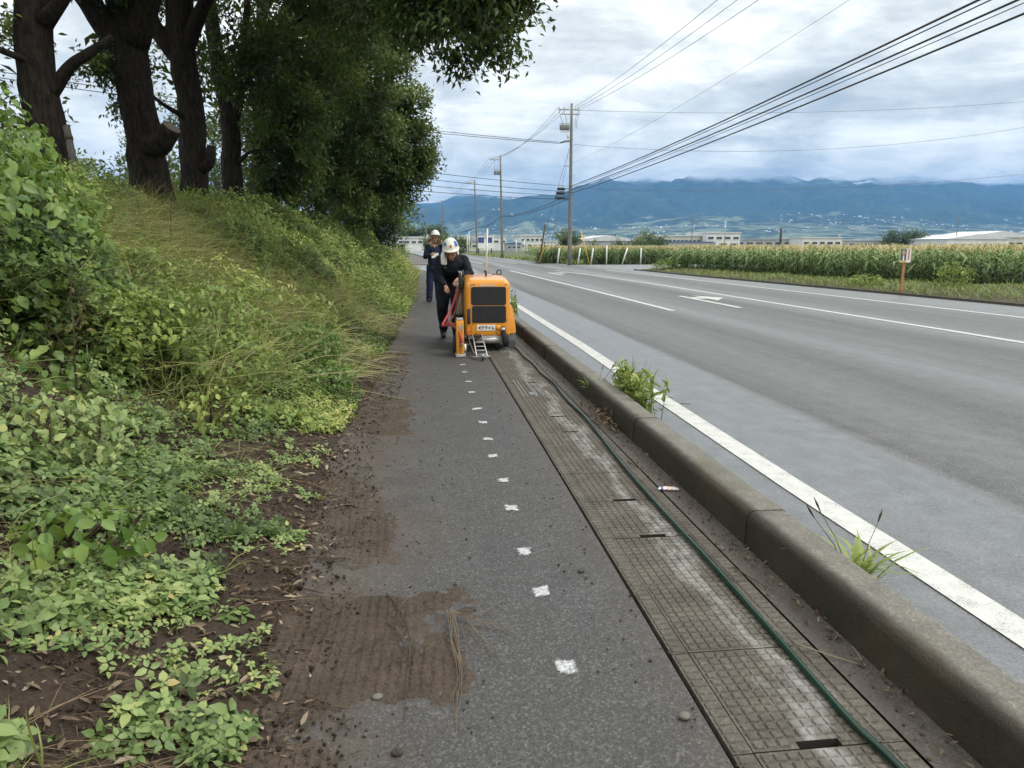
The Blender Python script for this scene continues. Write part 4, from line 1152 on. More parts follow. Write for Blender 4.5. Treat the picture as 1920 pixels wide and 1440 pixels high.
# background trees seen between the trunks
def back_tree(label, x, y, h, w, seed, dens=1.0, tint=.5):
    return tree('broadleaf_tree', label, [(x, y, 0), (x + .2, y, h * .4), (x, y, h * .8)], [.2, .15, .05], [([(x, y, h * .4), (x + w * .4, y, h * .7)], .08, .03)],
                [(x, y, h * .62, w, w, h * .38, 170), (x + w * .6, y - .5, h * .48, w * .6, w * .7, h * .26, 100), (x - w * .6, y, h * .5, w * .6, w * .7, h * .28, 100)], seed, .16, dens, tint, G_BACK, 8, group='trees behind the bank')
back_tree('feathery light green tree seen left of the thickest trunk', -16.5, 33, 5.6, 2.6, 401)
back_tree('light green tree seen between the two largest trunks', -13.2, 37, 6.0, 2.4, 402)
back_tree('light green tree seen right of the peeling trunk', -12.2, 42, 7.6, 2.4, 403)
back_tree('darker shrubby tree low between the left trunks', -19.5, 38, 5.0, 2.8, 404, 1.0, .35)
back_tree('low tree behind the vine thicket', -22, 36, 6.5, 2.6, 405, 1.0, .4)

# prop stakes beside the trunks
for (lab, a, b_) in (('grey wooden prop stake leaning at the vine thicket', (-4.55, 10.9, 1.7), (-4.75, 11.1, 3.0)), ('short grey prop stake right of the peeling trunk', (-4.0, 16.0, 1.9), (-4.12, 16.1, 2.75)),
                     ('pale prop stake at the foot of the forked trunk', (-4.2, 20.2, 2.0), (-4.35, 20.3, 3.0)), ('prop stake beside the trunk hidden by foliage', (-4.35, 22.8, 2.0), (-4.5, 22.9, 2.95))):
    t = thing('prop_stake', lab, 'stake', a)
    mb = MB(); A, B = Vector((0, 0, -.3)), Vector(b_) - Vector(a)
    mb.tube([A, B * .5, B], [.05, .048, .045], 10); mb.build('pole', M_STAKE, t)
    MB().tube([B * .86, B * .9], [.054, .054], 10).build('rope_binding', M_TWIG, t)

# ---------------------------------------------------------------- weeds along the kerb
def kerb_weed(label, x, y, h, n, seed, kind):
    r = np.random.default_rng(seed)
    t = thing('kerb_weed', label, 'weed', (x, y, 0))
    L = Leaves(); mb = MB()
    if kind in ('leafy', 'both'):
        for k in range(n):
            a = r.random() * 6.28; l = h * r.uniform(.5, 1.05); sp = r.uniform(.08, .32) * l
            bx, by = r.normal() * .05, r.normal() * .22
            p0 = Vector((bx, by, 0)); p1 = Vector((bx + sp * math.cos(a), by + sp * math.sin(a), l))
            mb.tube([p0, (p0 + p1) / 2 + Vector((0, 0, .01)), p1], [.003, .0025, .001], 4, False)
            m = 14
            tt = r.uniform(.25, 1.0, m)
            P = np.array(p0)[None] * (1 - tt[:, None]) + np.array(p1)[None] * tt[:, None]
            D = unit(rdir(m, r) + np.array([0, 0, .25])); ln = r.uniform(.05, .095, m)
            L.oval(P, D, unit(rdir(m, r) * .5 + np.array([0, 0, 1])), ln, ln * .42, np.clip(r.normal(.66, .12, m), 0, 1))
    if kind in ('grass', 'both'):
        m = 60 if kind == 'both' else 44
        a = r.random(m) * 6.28
        P = np.stack([r.normal(size=m) * .03, r.normal(size=m) * (.12 if kind == 'both' else .03), np.zeros(m) + (.06 if kind == 'grass' else 0)], 1)
        D = unit(np.stack([np.cos(a) * .5, np.sin(a) * .5, np.ones(m)], 1)); B = unit(np.stack([np.cos(a), np.sin(a), -.5 * np.ones(m)], 1))
        L.blade(P, D, B, r.uniform(.5, 1.0, m) * h, r.uniform(.012, .022, m) if kind == 'grass' else r.uniform(.005, .009, m), np.clip(r.normal(.72, .1, m), 0, 1), r.uniform(.2, .8, m))
    L.build('leaves', G_WEED, t)['kind'] = 'stuff'
    for k in range(3 if kind == 'grass' else 7):          # seed heads on wiry stalks
        a = r.random() * 6.28; sp = r.uniform(.05, .2); hh = h * r.uniform(.9, 1.25)
        p1 = Vector((sp * math.cos(a), sp * math.sin(a) - (.1 if kind == 'both' else 0), hh))
        mb.tube([(0, 0, 0), tuple(p1 * .55 + Vector((0, 0, .03))), tuple(p1)], [.002, .0016, .001], 4, False)
        if kind == 'grass':
            mb.tube([tuple(p1), tuple(p1 * 1.10), tuple(p1 * 1.2)], [.002, .005, .001], 5)
    mb.build('stems', M_TWIG, t)['kind'] = 'stuff'
    return t
kerb_weed('bushy bright green weed growing over the kerb behind the leaf pile', 1.79, 6.1, .39, 60, 501, 'both')
kerb_weed('small grass tuft with a seed head growing at the kerb in the foreground', 1.755, 2.66, .28, 4, 502, 'grass')
kerb_weed('leafy weed at the kerb just behind the orange machine', 1.74, 14.4, .55, 18, 503, 'leafy')
t = kerb_weed('thin dry seeding grass hanging over the kerb face', 1.56, 6.55, .26, 0, 504, 'grass')

# ---------------------------------------------------------------- maize field
def corn_plant(L, base, h, r, n_leaf=10, tassel=True, low=0.0):
    b = np.array(base)
    m = n_leaf
    hh = np.linspace(max(.05, low), .95, m) * h
    a0 = r.random() * 6.28
    a = a0 + np.arange(m) * math.pi + r.normal(size=m) * .45
    P = b + np.stack([np.zeros(m), np.zeros(m), hh], 1)
    O = np.stack([np.cos(a), np.sin(a), np.zeros(m)], 1)
    D = unit(O * .75 + np.array([0, 0, 1.0])); B = unit(O * .75 + np.array([0, 0, -.85]))
    ln = h * (.34 + .24 * np.sin(np.linspace(.35, 2.9, m))) * r.uniform(.85, 1.2, m)
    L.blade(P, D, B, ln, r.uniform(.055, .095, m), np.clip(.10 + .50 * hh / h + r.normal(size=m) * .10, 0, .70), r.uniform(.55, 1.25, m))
    S = np.array([[0, 0, 1.0]])
    for ax in ((1, 0, 0), (0, 1, 0)):
        L.blade(b[None] + np.array([[0, 0, low * h - .05]]), S, np.array([ax], float), np.array([h * (1 - low) + .05]), np.array([.028]), np.array([.35]), .01)
    if tassel:
        k = 9
        a = r.random(k) * 6.28
        O = np.stack([np.cos(a), np.sin(a), np.zeros(k)], 1)
        tl = r.uniform(.20, .34, k)
        L.blade(np.repeat(b[None] + np.array([[0, 0, h * .97]]), k, 0), unit(O * .38 + np.array([0, 0, 1.0])), unit(O + np.array([0, 0, -.2])), tl, np.full(k, .026), np.clip(r.normal(.92, .05, k), .84, 1), r.uniform(.1, .5, k))
FIELD_A = [(14.0, 42.3), (15.7, 37.5), (17.1, 27.0), (18.5, 24.6), (22.6, 20.8), (30, 15)]    # front edge of the near field
r = np.random.default_rng(77)
corn_meshes = []
for k in range(8):
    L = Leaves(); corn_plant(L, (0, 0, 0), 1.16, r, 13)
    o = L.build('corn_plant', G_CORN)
    corn_meshes.append(o)
fe = np.array(FIELD_A)
seg_ = np.linalg.norm(np.diff(fe, axis=0), axis=1); cum = np.concatenate([[0], np.cumsum(seg_)])
def front_pt(s):
    return np.array([np.interp(s, cum, fe[:, 0]), np.interp(s, cum, fe[:, 1])])
def front_n(s):
    a, b_ = front_pt(s - .2), front_pt(s + .2)
    d = (b_ - a) / np.linalg.norm(b_ - a)
    return np.array([-d[1], d[0]])                # away from the road
cnt = 0
stuffL = Leaves()
vis = cum[-1] - 9.0
rows = 3
per = 100
for row in range(rows):
    for j in range(per):
        s = 0.2 + vis * (j + r.random() * .7) / per
        p = front_pt(s) + front_n(s) * (row * .62 + r.normal() * .10)
        src = corn_meshes[cnt % 8]
        o = src if cnt < 8 else src.copy()
        if cnt >= 8: COL.objects.link(o)
        sc = r.uniform(.92, 1.10)
        o.location = (p[0], p[1], float(verge_z(p[0], p[1])) - .05); o.rotation_euler = (r.normal() * .05, r.normal() * .05, r.random() * 6.28); o.scale = (sc, sc, sc)
        tag(o, 'green maize plant with a tan tassel along the road edge of the near maize field', 'maize plant', 'maize plants at the edge of the field')
        cnt += 1
for row in range(3, 40):                          # the rest of the field is a mass of leaves and tassels
    step = .30 if row < 8 else .42 + .012 * row
    s = 0.0
    while s < cum[-1]:
        p = front_pt(s) + front_n(s) * (row * .72 + r.normal() * .1)
        if p[1] > 15 and p[1] < 100 and p[0] < 75 and not (p[0] < 70 and 43.5 < p[1] < 57 and p[0] < 16 + (p[1] - 43) * 8 and row > 60):
            if p[0] / max(p[1], 1) < 1.05:
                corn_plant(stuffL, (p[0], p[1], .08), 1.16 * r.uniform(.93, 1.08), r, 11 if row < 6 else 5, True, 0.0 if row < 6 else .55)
        s += step * r.uniform(.8, 1.2)
# field beyond the side road
for j in range(2600):
    y_ = 61 + 34 * r.random() ** 1.6; x_ = r.uniform(9.4 + (y_ - 61) * .10, 26 + (y_ - 61) * .5)
    if y_ < 63.2 or r.random() < .75:
        corn_plant(stuffL, (x_, y_, -.1), 1.30 * r.uniform(.9, 1.1), r, 9 if y_ < 64 else 4, True, 0 if y_ < 64 else .5)
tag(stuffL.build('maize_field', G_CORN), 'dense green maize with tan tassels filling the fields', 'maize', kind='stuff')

# verge grass
L = Leaves()
m = 26000
y_ = 8 + 34 * r.random(m); off = r.random(m) ** 1.1 * 7.5
x_ = verge_front(y_) + .1 + off
keep = (VN.fbm(x_ * .8, y_ * .8, 3) > .40) & (off > .12)
x_, y_ = x_[keep], y_[keep]; m = len(x_)
a = r.random(m) * 6.28
D = unit(np.stack([np.cos(a) * .5, np.sin(a) * .5, np.ones(m)], 1)); B = unit(np.stack([np.cos(a), np.sin(a), -.4 * np.ones(m)], 1))
L.blade(np.stack([x_, y_, verge_z(x_, y_)], 1), D, B, r.uniform(.08, .26, m), r.uniform(.010, .024, m), np.clip(r.normal(.46, .13, m), 0, 1), r.uniform(.2, .9, m))
# rough grass at the far side of the crossroads and along the far path
m = 9000
y_ = 58 + 70 * r.random(m) ** 1.4; x_ = np.where(r.random(m) < .6, r.uniform(7.0, 13, m) - (y_ - 58) * .055, r.uniform(-14, -1.9, m) - (y_ - 58) * .03)
a = r.random(m) * 6.28
D = unit(np.stack([np.cos(a) * .5, np.sin(a) * .5, np.ones(m)], 1)); B = unit(np.stack([np.cos(a), np.sin(a), -.4 * np.ones(m)], 1))
ok = ~((x_ > road_edge_l(y_) - .2) & (x_ < road_edge_r(y_) + .2))
L.blade(np.stack([x_, y_, np.full(m, -.05)], 1)[ok], D[ok], B[ok], r.uniform(.3, .8, m)[ok], r.uniform(.05, .11, m)[ok], np.clip(r.normal(.48, .12, m), 0, 1)[ok], r.uniform(.2, .9, m)[ok])
tag(L.build('verge_grass', G_GRASS), 'rough green grass along the road verges', 'grass', kind='stuff')
thicket_z = bank_z
def roadside_clump(name, label, x, y, z, w, h, n, lsize, mat, tint, seed, cat='weed'):
    rr = np.random.default_rng(seed)
    t = thing(name, label, cat, (x, y, z))
    L = Leaves()
    u_ = rdir(n, rr); rad = 1 - .5 * rr.random(n) ** 1.6
    bump_ = .75 + .55 * VN.fbm(u_[:, 0] * 2 + x, u_[:, 1] * 2 + u_[:, 2] * 2 + y, 3)
    P = u_ * np.array([w, w, h * .6]) * (rad * bump_)[:, None] + np.array([0, 0, h * .45])
    P = P[P[:, 2] > -.02]; m = len(P)
    ln = rr.uniform(.6, 1.3, m) * lsize
    L.diamond(P, unit(rdir(m, rr) + np.array([0, 0, -.1])), unit(rdir(m, rr) * .5 + np.array([.1, -.2, .9])), ln, ln * .5, np.clip(rr.normal(tint, .14, m), 0, 1))
    L.build('foliage', mat, t)['kind'] = 'stuff'
    mb = MB()
    for k in range(6):
        a = rr.random() * 6.28
        mb.tube([(0, 0, -.05), (w * .3 * math.cos(a), w * .3 * math.sin(a), h * .5), (w * .5 * math.cos(a), w * .5 * math.sin(a), h * .85)], [.012 + .01 * h, .008, .003], 5, False)
    mb.build('stem', M_TWIG, t)['kind'] = 'stuff'
roadside_clump('leafy_weed', 'bright green leafy weed at the maize edge right of the poster', 16.6, 21.6, .1, .55, .75, 700, .10, G_WEED, .6, 601)
roadside_clump('leafy_weed', 'grassy weed mound on the corner of the near field', 14.0, 41.2, .05, .9, .6, 700, .14, G_WEED, .55, 602)
roadside_clump('leafy_weed', 'low weed clump on the verge left of the poster', 14.9, 23.5, .1, .6, .35, 500, .10, G_WEED, .62, 603)
roadside_clump('leafy_weed', 'tall weeds beside the far path left of the standing worker', -2.6, 60, 0, 1.6, 1.7, 1300, .22, G_WEED, .5, 604)
roadside_clump('leafy_weed', 'grey green bush across the crossroads behind the white pole', 2.6, 150, 0, 2.5, 4.0, 900, .6, G_WEED, .25, 605)
roadside_clump('leafy_weed', 'small dark bush beside the far blue sign', 7.5, 152, 0, 2.2, 3.2, 700, .6, G_WEED, .15, 606)
# ================================================================== FAR THINGS: poles, wires, buildings, posts
M_POLE = concrete_mat('pole_concrete', (.13, .125, .115), (.22, .21, .195))
M_STEEL = simple('galvanised_steel', (.32, .33, .34), .5, .6, .3, 6)
M_BLACKP = simple('black_plastic', (.012, .012, .013), .5)
M_WIRE = simple('wire_black', (.015, .015, .016), .55)
M_WIREG = simple('wire_grey', (.09, .09, .095), .6)
M_TRANS = simple('transformer_grey', (.16, .165, .165), .5, .1)
M_WHITE = simple('white_paint', (.70, .70, .69), .5, 0, .15)
M_YEL = simple('yellow_plastic', (.62, .38, .05), .5, 0, .2)
M_INS = simple('porcelain', (.55, .55, .53), .25)

def utility_pole(label, x, y, h, parts=('arm',), side=-1, lean=0.0):
    t = thing('utility_pole', label, 'utility pole', (x, y, 0), 0, 'utility poles along the road')
    mb = MB()
    n = 8
    mb.tube([(lean * k / n, 0, -.3 + (h + .3) * k / n) for k in range(n + 1)], [.17 - .085 * k / n for k in range(n + 1)], 14)
    mb.build('shaft', M_POLE, t)
    top = h - .45
    if 'arm' in parts:                      # side arm with pin insulators
        a = MB().box((min(0, side * 1.5), -.04, top - .04), (max(0, side * 1.5), .04, top + .04))
        arm = a.build('cross_arm', M_STEEL, t)
        for k in range(3):
            MB().lathe([(.02, 0), (.05, .03), (.05, .07), (.03, .09), (.045, .13), (.02, .17)], (side * (.55 + .42 * k), 0, top + .04), 8).build('insulator', M_INS, arm)
        MB().box((min(0, side * 1.1), -.03, top - 1.15), (max(0, side * 1.1), .03, top - 1.09)).build('cross_arm', M_STEEL, t)
    if 'transformer' in parts:
        for k in (0, 1):
            c = (side * (.45 + .38 * k), -.1, top - 1.75)
            tr = MB().lathe([(.15, 0), (.17, .03), (.17, .42), (.13, .48), (.05, .5)], c, 12).build('transformer', M_TRANS, t)
            for q in (-.07, .07):
                MB().lathe([(.02, 0), (.035, .03), (.02, .06), (.035, .09), (.015, .14)], (c[0] + q, c[1], c[2] + .47), 7).build('bushing', M_INS, tr)
            MB().tube([(c[0] - .07, c[1], c[2] + .58), (c[0] - .1, c[1], c[2] + .9), (c[0] - .02, c[1], top - .02)], .012, 5).build('lead', M_WIRE, tr)
    if 'main' in parts:
        arm = MB().box((-.95, -.04, top - .02), (.55, .04, top + .05)).build('cross_arm', M_STEEL, t)
        for q in (-.9, -.5, .3, .5):
            MB().lathe([(.02, 0), (.06, .03), (.06, .08), (.03, .1), (.055, .15), (.02, .2)], (q, 0, top + .05), 8).build('insulator', M_INS, arm)
        MB().box((-.75, -.04, top - .33), (.6, .04, top - .26)).build('cross_arm', M_STEEL, t)
        sw = MB().box((-.85, -.14, top - 1.38), (-.15, .14, top - 1.05)).build('switch_gear', M_TRANS, t, .03)
        for q in range(5):
            MB().lathe([(.02, 0), (.04, -.05), (.02, -.1), (.04, -.14), (.015, -.2)], (-.76 + .13 * q, 0, top - 1.38), 7).build('bushing', M_INS, sw)
        MB().box((-.9, -.03, top - 1.0), (.0, .03, top - .94)).build('cross_arm', M_STEEL, t)
        for q, (ax, az) in enumerate(((-.95, -1.2), (-.6, -1.1), (.5, -1.1), (.62, -1.3))):
            MB().tube([(ax, 0, top), (ax - .2 * math.copysign(1, -ax) * -1, .05, top + az * .5), (ax * .55, 0, top + az)], .014, 5).build('lead', M_WIRE, t)
        MB().tube([(-.1, 0, top - 2.15), (-.45, 0, top - 2.18), (-.85, 0, top - 2.3)], [.06, .075, .05], 8).build('line_clamp', M_TRANS, t)
        MB().lathe([(.07, 0), (.07, .35)], (-.25, -.05, top - 2.0), 8).build('arrester', M_INS, t)
        MB().box((-.55, -.03, top - 3.95), (.1, .03, top - 3.9)).build('cross_arm', M_STEEL, t)
        for q, z in enumerate((5.55, 5.25, 4.9)):
            cb = MB().tube([(-1.0 - .08 * q, 0, z), (-.95 - .08 * q, 0, z), (-.45 - .02 * q, 0, z), (-.4 - .02 * q, 0, z)], [.05, .11, .11, .05], 10).build('splice_case', M_BLACKP, t)
            MB().tube([(-.42, 0, z), (.0, 0, z + .02)], .03, 6).build('bracket', M_BLACKP, cb)
        st = MB()
        for k in range(14):
            zz_ = 2.2 + k * .62
            MB().tube([(0, 0, zz_), (.30 if k % 2 else -.30, 0, zz_)], .012, 5).build('step_bolt', M_STEEL, t)
    return t
utility_pole('tall concrete utility pole with switch gear at the crossroads', 11.0, 55.2, 11.55, ('main',))
utility_pole('utility pole with a pair of transformers behind the crossroads', 9.75, 91, 12.0, ('arm', 'transformer'), -1, -.2)
utility_pole('utility pole with a bare side arm left of the transformer pole', 8.75, 119, 11.6, ('arm',), -1, -.35)
utility_pole('slim far utility pole above the phoning worker', 4.75, 172, 11.6, ('arm',), -1)
utility_pole('far utility pole left of the phoning worker', 1.3, 205, 11.5, ('arm',), -1)
utility_pole('most distant thin utility pole over the white warehouse', -9.4, 265, 11.0, ('arm',), -1)
utility_pole('utility pole rising behind the long white factory', 86, 232, 11.5, ('arm',), 1)
utility_pole('thin pole on the right above the white factory roof', 178, 232, 11.2, ('arm',), 1)

def wire(a, b, sag, r, label, group, mat=None, n=18):
    a, b = Vector(a), Vector(b)
    pts = [a.lerp(b, k / n) - Vector((0, 0, sag * 4 * (k / n) * (1 - k / n))) for k in range(n + 1)]
    o = MB().tube([p - a for p in pts], r, 5).build('overhead_wire', mat or M_WIRE, None)
    o.location = a
    return tag(o, label, 'overhead wire', group)
TOP = 11.1
for k, q in enumerate((.28, .45, .60)):       # high voltage towards the camera
    wire((11.0 + q, 55.2, TOP + .25 - .1 * k), (11.0 + .9 * q + .55 * k, 2, TOP + .1 - .35 * k), .75, .011, ['left one of three high power lines climbing to the top edge', 'middle one of three high power lines climbing to the top edge', 'right one of three high power lines climbing to the top edge'][k], 'high power lines to the top edge')
for k, (z0, z1, dx, rr) in enumerate(((5.75, 6.55, .0, .026), (5.66, 6.46, .05, .014), (5.50, 6.30, .25, .024), (5.40, 6.22, .30, .010), (5.24, 6.08, .45, .024))):
    wire((11.0, 55.2, z0), (10.6 + dx, -2, z1), .35, rr, ['uppermost thick black cable climbing from the main pole to the upper right', 'thin cable just under the uppermost thick cable to the upper right', 'middle thick black cable climbing from the main pole to the upper right', 'hair thin line between the middle and lowest thick cables', 'lowest thick black cable climbing from the main pole to the upper right'][k], 'communication cables to the upper right')
wire((10.9, 55.2, 7.3), (13.6, 2, 10.4), .8, .006, 'single thin wire slanting up through the clouds between the cable bundles', 'thin wires', M_WIREG)
for z0, z1, sg in ((TOP, 13.1, .5), (8.7, 11.1, 1.1), (5.6, 7.3, .6)):
    wire((11.2, 55.2, z0), (50, 55 + 3, z1), sg, .012, {TOP: 'highest thin wire running level to the right edge', 8.7: 'middle thin wire running to the right edge', 5.6: 'lowest thin wire grazing the mountain top to the right edge'}[z0], 'thin wires', M_WIREG)
for k in range(2):
    wire((10.1, 55.2, 8.85 - .08 * k), (-40, 20 + k, 10.2 - .25 * k), .9, .018, ['upper service line running left from the main pole into the trees', 'lower service line running left from the main pole into the trees'][k], 'service lines into the trees')
for k, z in enumerate((5.9, 5.5, 5.2, 4.95)):
    wire((10.9, 55.2, z - .15), (-5.5, 42, 6.1 - .42 * k), .15, .018, ['highest low cable from the main pole to the tree edge', 'second low cable from the main pole to the tree edge', 'third low cable from the main pole to the tree edge', 'lowest cable from the main pole to the tree edge'][k], 'low cables into the trees')
for k, q in enumerate((-.95, -.55, -.2)):
    wire((11.0 + q, 55.2, TOP + .2), (9.75 - .2 - .55 - .42 * k, 91, 11.7), .7, .013, ['right', 'middle', 'left'][k] + ' power line between the main pole and the transformer pole', 'power lines between the poles', M_WIREG)
    wire((9.0 - .42 * k, 91, 11.7), (7.8 - .42 * k, 119, 11.3), .5, .013, ['left', 'middle', 'right'][2 - k] + ' power line between the transformer pole and the next pole', 'power lines between the poles', M_WIREG)
    wire((7.8 - .42 * k, 119, 11.3), (4.2 - .42 * k, 172, 11.3), .9, .013, ['left', 'middle', 'right'][2 - k] + ' power line on the far poles', 'power lines between the poles', M_WIREG)
for k in range(2):
    wire((10.8, 55.2, 5.1 - .25 * k), (9.65, 91, 5.0 - .1 * k), .35, .026, ['upper sagging black cable from the splice cases to the transformer pole', 'lower sagging black cable from the splice cases to the transformer pole'][k], 'sagging cables on the poles')
wire((9.65, 91, 5.0), (8.6, 119, 4.4), .5, .035, 'sagging cable between the two middle poles', 'sagging cables on the poles')
wire((8.6, 119, 4.4), (4.7, 172, 4.6), .7, .035, 'far sagging cable beyond the middle poles', 'sagging cables on the poles')
for (lab, a, b_) in (('left guy wire of the main pole', (10.8, 55.2, 8.2), (9.0, 58.6, 0.2)), ('right guy wire of the main pole', (10.85, 55.2, 8.4), (9.9, 58.2, .2))):
    wire(a, b_, 0.02, .010, lab, 'guy wires', M_WIREG)
# sloping guards and marker posts at the crossroads
def slim_post(name, label, cat, a, b_, r_, mat, cap=None, group=None):
    t = thing(name, label, cat, a, 0, group)
    B = Vector(b_) - Vector(a)
    MB().tube([Vector((0, 0, -.05)), B * .5, B], r_, 8).build('post', mat, t)
    if cap: MB().tube([B * .90, B * .985], r_ * 1.15, 8).build('cap_band', cap, t)
slim_post('guy_guard', 'yellow guy wire guard leaning left right of the main pole', 'guy guard', (13.0, 57.2, 0), (12.3, 57.4, 2.6), .045, M_YEL)
slim_post('guy_guard', 'yellow and black guy guard left of the main pole', 'guy guard', (9.1, 58.4, 0), (9.5, 57.2, 1.5), .045, M_YEL, M_BLACKP)
slim_post('dark_stake', 'dark weathered stake left of the main pole', 'stake', (9.3, 59.0, 0), (9.75, 59, 3.1), .06, M_TWIG)
for lab, x, dx in (('first leaning white marker post at the crossroads from the left', 10.45, .14), ('white marker post standing in front of the main pole', 11.2, .22), ('white marker post just right of the main pole', 12.05, .2), ('white marker post right of the yellow guard', 13.1, .18),
                   ('upright white marker post in the middle of the row', 14.35, 0), ('strongly leaning white marker post in the row', 15.6, .42), ('white marker post nearest the near field corner', 17.1, .02)):
    slim_post('marker_post', lab, 'marker post', (x, 57.2, 0), (x + dx, 57.2, 1.25 if dx else 1.45), .055, M_WHITE, None, 'white marker posts at the crossroads')
slim_post('field_post', 'short brown post at the edge of the near maize field', 'post', (16.25, 38.4, 0), (16.25, 38.4, 1.15), .10, M_TWIG)
slim_post('field_post', 'tall dark post standing up out of the maize', 'post', (36, 72, 0), (36, 72, 3.2), .12, M_WIRE)
slim_post('field_post', 'thin pole rising from the maize left of the dark post', 'post', (25.5, 61, 0), (25.5, 61, 3.6), .045, M_STEEL)
for lab, x, y_, h in (('first thin white pole across the crossroads', 5.9, 98, 2.9), ('second thin white pole across the crossroads', 11.6, 92, 2.2), ('third thin white pole across the crossroads', 12.6, 92, 2.2), ('thin white sign pole left of the side arm pole', 6.6, 105, 3.4)):
    slim_post('white_pole', lab, 'pole', (x, y_, 0), (x, y_, h), .045, M_WHITE, None, 'thin white poles')

# ---------------------------------------------------------------- poster on a stake
M_STK = simple('orange_wood', (.36, .17, .08), .7, 0, .25, 12)
t = thing('roadside_poster', 'small portrait poster with red lettering on an orange wooden stake', 'poster', (14.0, 20.3, 0))
MB().box((-.035, -.02, -.2), (.035, .02, 1.0)).build('stake', M_STK, t)
bd = MB().box((-.17, -.045, .93), (.17, -.025, 1.32)).build('board', simple('poster_white', (.70, .70, .68), .5, 0, .1), t)
MB().box((-.165, -.0485, .935), (0.02, -.0455, .97)).build('yellow_strip', M_YEL, bd)
PG = simple('poster_green', (.04, .14, .07), .5)
MB().box((-.165, -.0485, .985), (.02, -.0455, 1.315)).build('green_ground', PG, bd)
SKIN_P = simple('poster_skin', (.50, .26, .19), .5)
MB().prism([(-.07 + .055 * math.cos(R(a)), 1.215 + .075 * math.sin(R(a))) for a in range(0, 360, 24)], -.0525, -.049, 'y').build('portrait_face', SKIN_P, bd)
MB().prism([(-.15, .985), (.0, .985), (-.01, 1.10), (-.05, 1.135), (-.09, 1.135), (-.14, 1.09)], -.0522, -.049, 'y').build('portrait_suit', simple('poster_suit', (.10, .09, .13), .5), bd)
MB().prism([(-.09, .985), (-.045, .985), (-.05, 1.13), (-.085, 1.13)], -.0545, -.0524, 'y').build('portrait_shirt', M_WHITE, bd)
M_RED = simple('poster_red', (.50, .03, .05), .5)
for k in range(5):                                   # red column of characters, too small to read
    z = 1.285 - k * .062
    for (a, b_, c, d) in ((0, .07, .0, .012), (.03, .042, -.02, .03), (.0, .07, -.03, -.018)):
        MB().box((.06 + a, -.0475, z + c), (.06 + b_, -.0455, z + d)).build('red_lettering', M_RED, bd)

# ---------------------------------------------------------------- buildings on the plain
M_WALLW = simple('factory_white', (.62, .63, .63), .7, 0, .12, .4)
M_WALLC = simple('factory_cream', (.50, .49, .43), .75, 0, .12, .4)
M_WALLG = simple('factory_grey', (.36, .37, .39), .7, 0, .15, .4)
M_ROOFG = simple('roof_grey', (.30, .32, .34), .6, 0, .15, .4)
M_ROOFP = simple('roof_pale', (.55, .56, .58), .6, 0, .12, .4)
M_BLUE = simple('sign_blue', (.04, .07, .24), .5)
M_ROOFB = simple('roof_blue', (.08, .16, .30), .5)
M_WIN = simple('window_dark', (.03, .035, .045), .2)
def building(label, x0, x1, y0, dep, h, wall, roof, pitch=0.0, rows=((.62, .12, 8),), door=None, band=None, name='factory_building'):
    w = x1 - x0
    t = thing(name, label, 'building', ((x0 + x1) / 2, y0 + dep / 2, 0))
    MB().box((-w / 2, -dep / 2, -.2), (w / 2, dep / 2, h)).build('wall', wall, t)
    if pitch:
        rf = MB().prism([(-w / 2 - .3, h + .02), (w / 2 + .3, h + .02), (w / 2 + .3, h + .2), (0, h + pitch), (-w / 2 - .3, h + .2)], -dep / 2 - .3, dep / 2 + .3, 'y').build('roof', roof, t)
    else:
        rf = MB().box((-w / 2 - .25, -dep / 2 - .25, h + .01), (w / 2 + .25, dep / 2 + .25, h + .35)).build('roof', roof, t)
    for (zf, hf, n) in rows:
        for k in range(n):
            cx = -w / 2 + w * (k + .5) / n; ww = w / n * .33
            wn = MB().box((cx - ww, -dep / 2 - .06, h * zf), (cx + ww, -dep / 2 - .01, h * (zf + hf))).build('window', M_WIN, t)
            MB().box((cx - ww - .1, -dep / 2 - .14, h * zf - .12), (cx + ww + .1, -dep / 2 - .02, h * zf - .02)).build('sill', M_ROOFP, wn)
    if door:
        MB().box((door[0], -dep / 2 - .08, 0), (door[1], -dep / 2 - .01, door[2])).build('door', M_WIN, t)
        MB().box((door[0] - .4, -dep / 2 - .9, door[2] + .1), (door[1] + .4, -dep / 2 - .02, door[2] + .4)).build('canopy', M_ROOFG, t)
    if band:
        MB().box((-w / 2, -dep / 2 - .05, h * band[0]), (w / 2, -dep / 2 - .012, h * band[1])).build('band', band[2], t)
    return t
building('white warehouse with a dark doorway at the end of the far path', -13.5, 2.2, 205, 18, 3.6, M_WALLW, M_ROOFP, 0, ((.62, .14, 9),), (-.9, 1.1, 1.8))
building('cream block behind the white warehouse', -17, -9, 250, 14, 5.0, M_WALLC, M_ROOFG, 0, ((.7, .12, 4),))
building('low grey roofed shed right of the crouching worker', 11.5, 19, 232, 16, 2.8, M_WALLC, M_ROOFG, 1.0, ((.4, .2, 4),))
building('pale long factory behind the blue sign', 13, 29.5, 262, 20, 4.6, M_WALLW, M_ROOFP, 0, ((.6, .12, 7),))
building('tall white factory block with two window rows', 30, 37, 226, 18, 4.4, M_WALLW, M_ROOFP, 0, ((.68, .13, 5), (.3, .12, 4)))
building('low white factory wing with a grey base band', 37.3, 46, 226, 16, 2.7, M_WALLW, M_ROOFP, 0, ((.5, .12, 6),), None, (0, .16, M_ROOFG))
building('blue roofed canopy building beside the tall white block', 25.5, 29.7, 224, 8, 2.1, M_WALLG, M_ROOFB, .5, ((.4, .2, 3),))
building('wide pale warehouse with a low sloping roof behind the marker posts', 49, 70, 236, 24, 3.0, M_WALLG, M_ROOFP, 1.9, ((.35, .15, 6),))
building('long cream factory with a row of dark windows', 74, 92, 240, 16, 4.6, M_WALLC, M_ROOFP, 0, ((.48, .26, 13),))
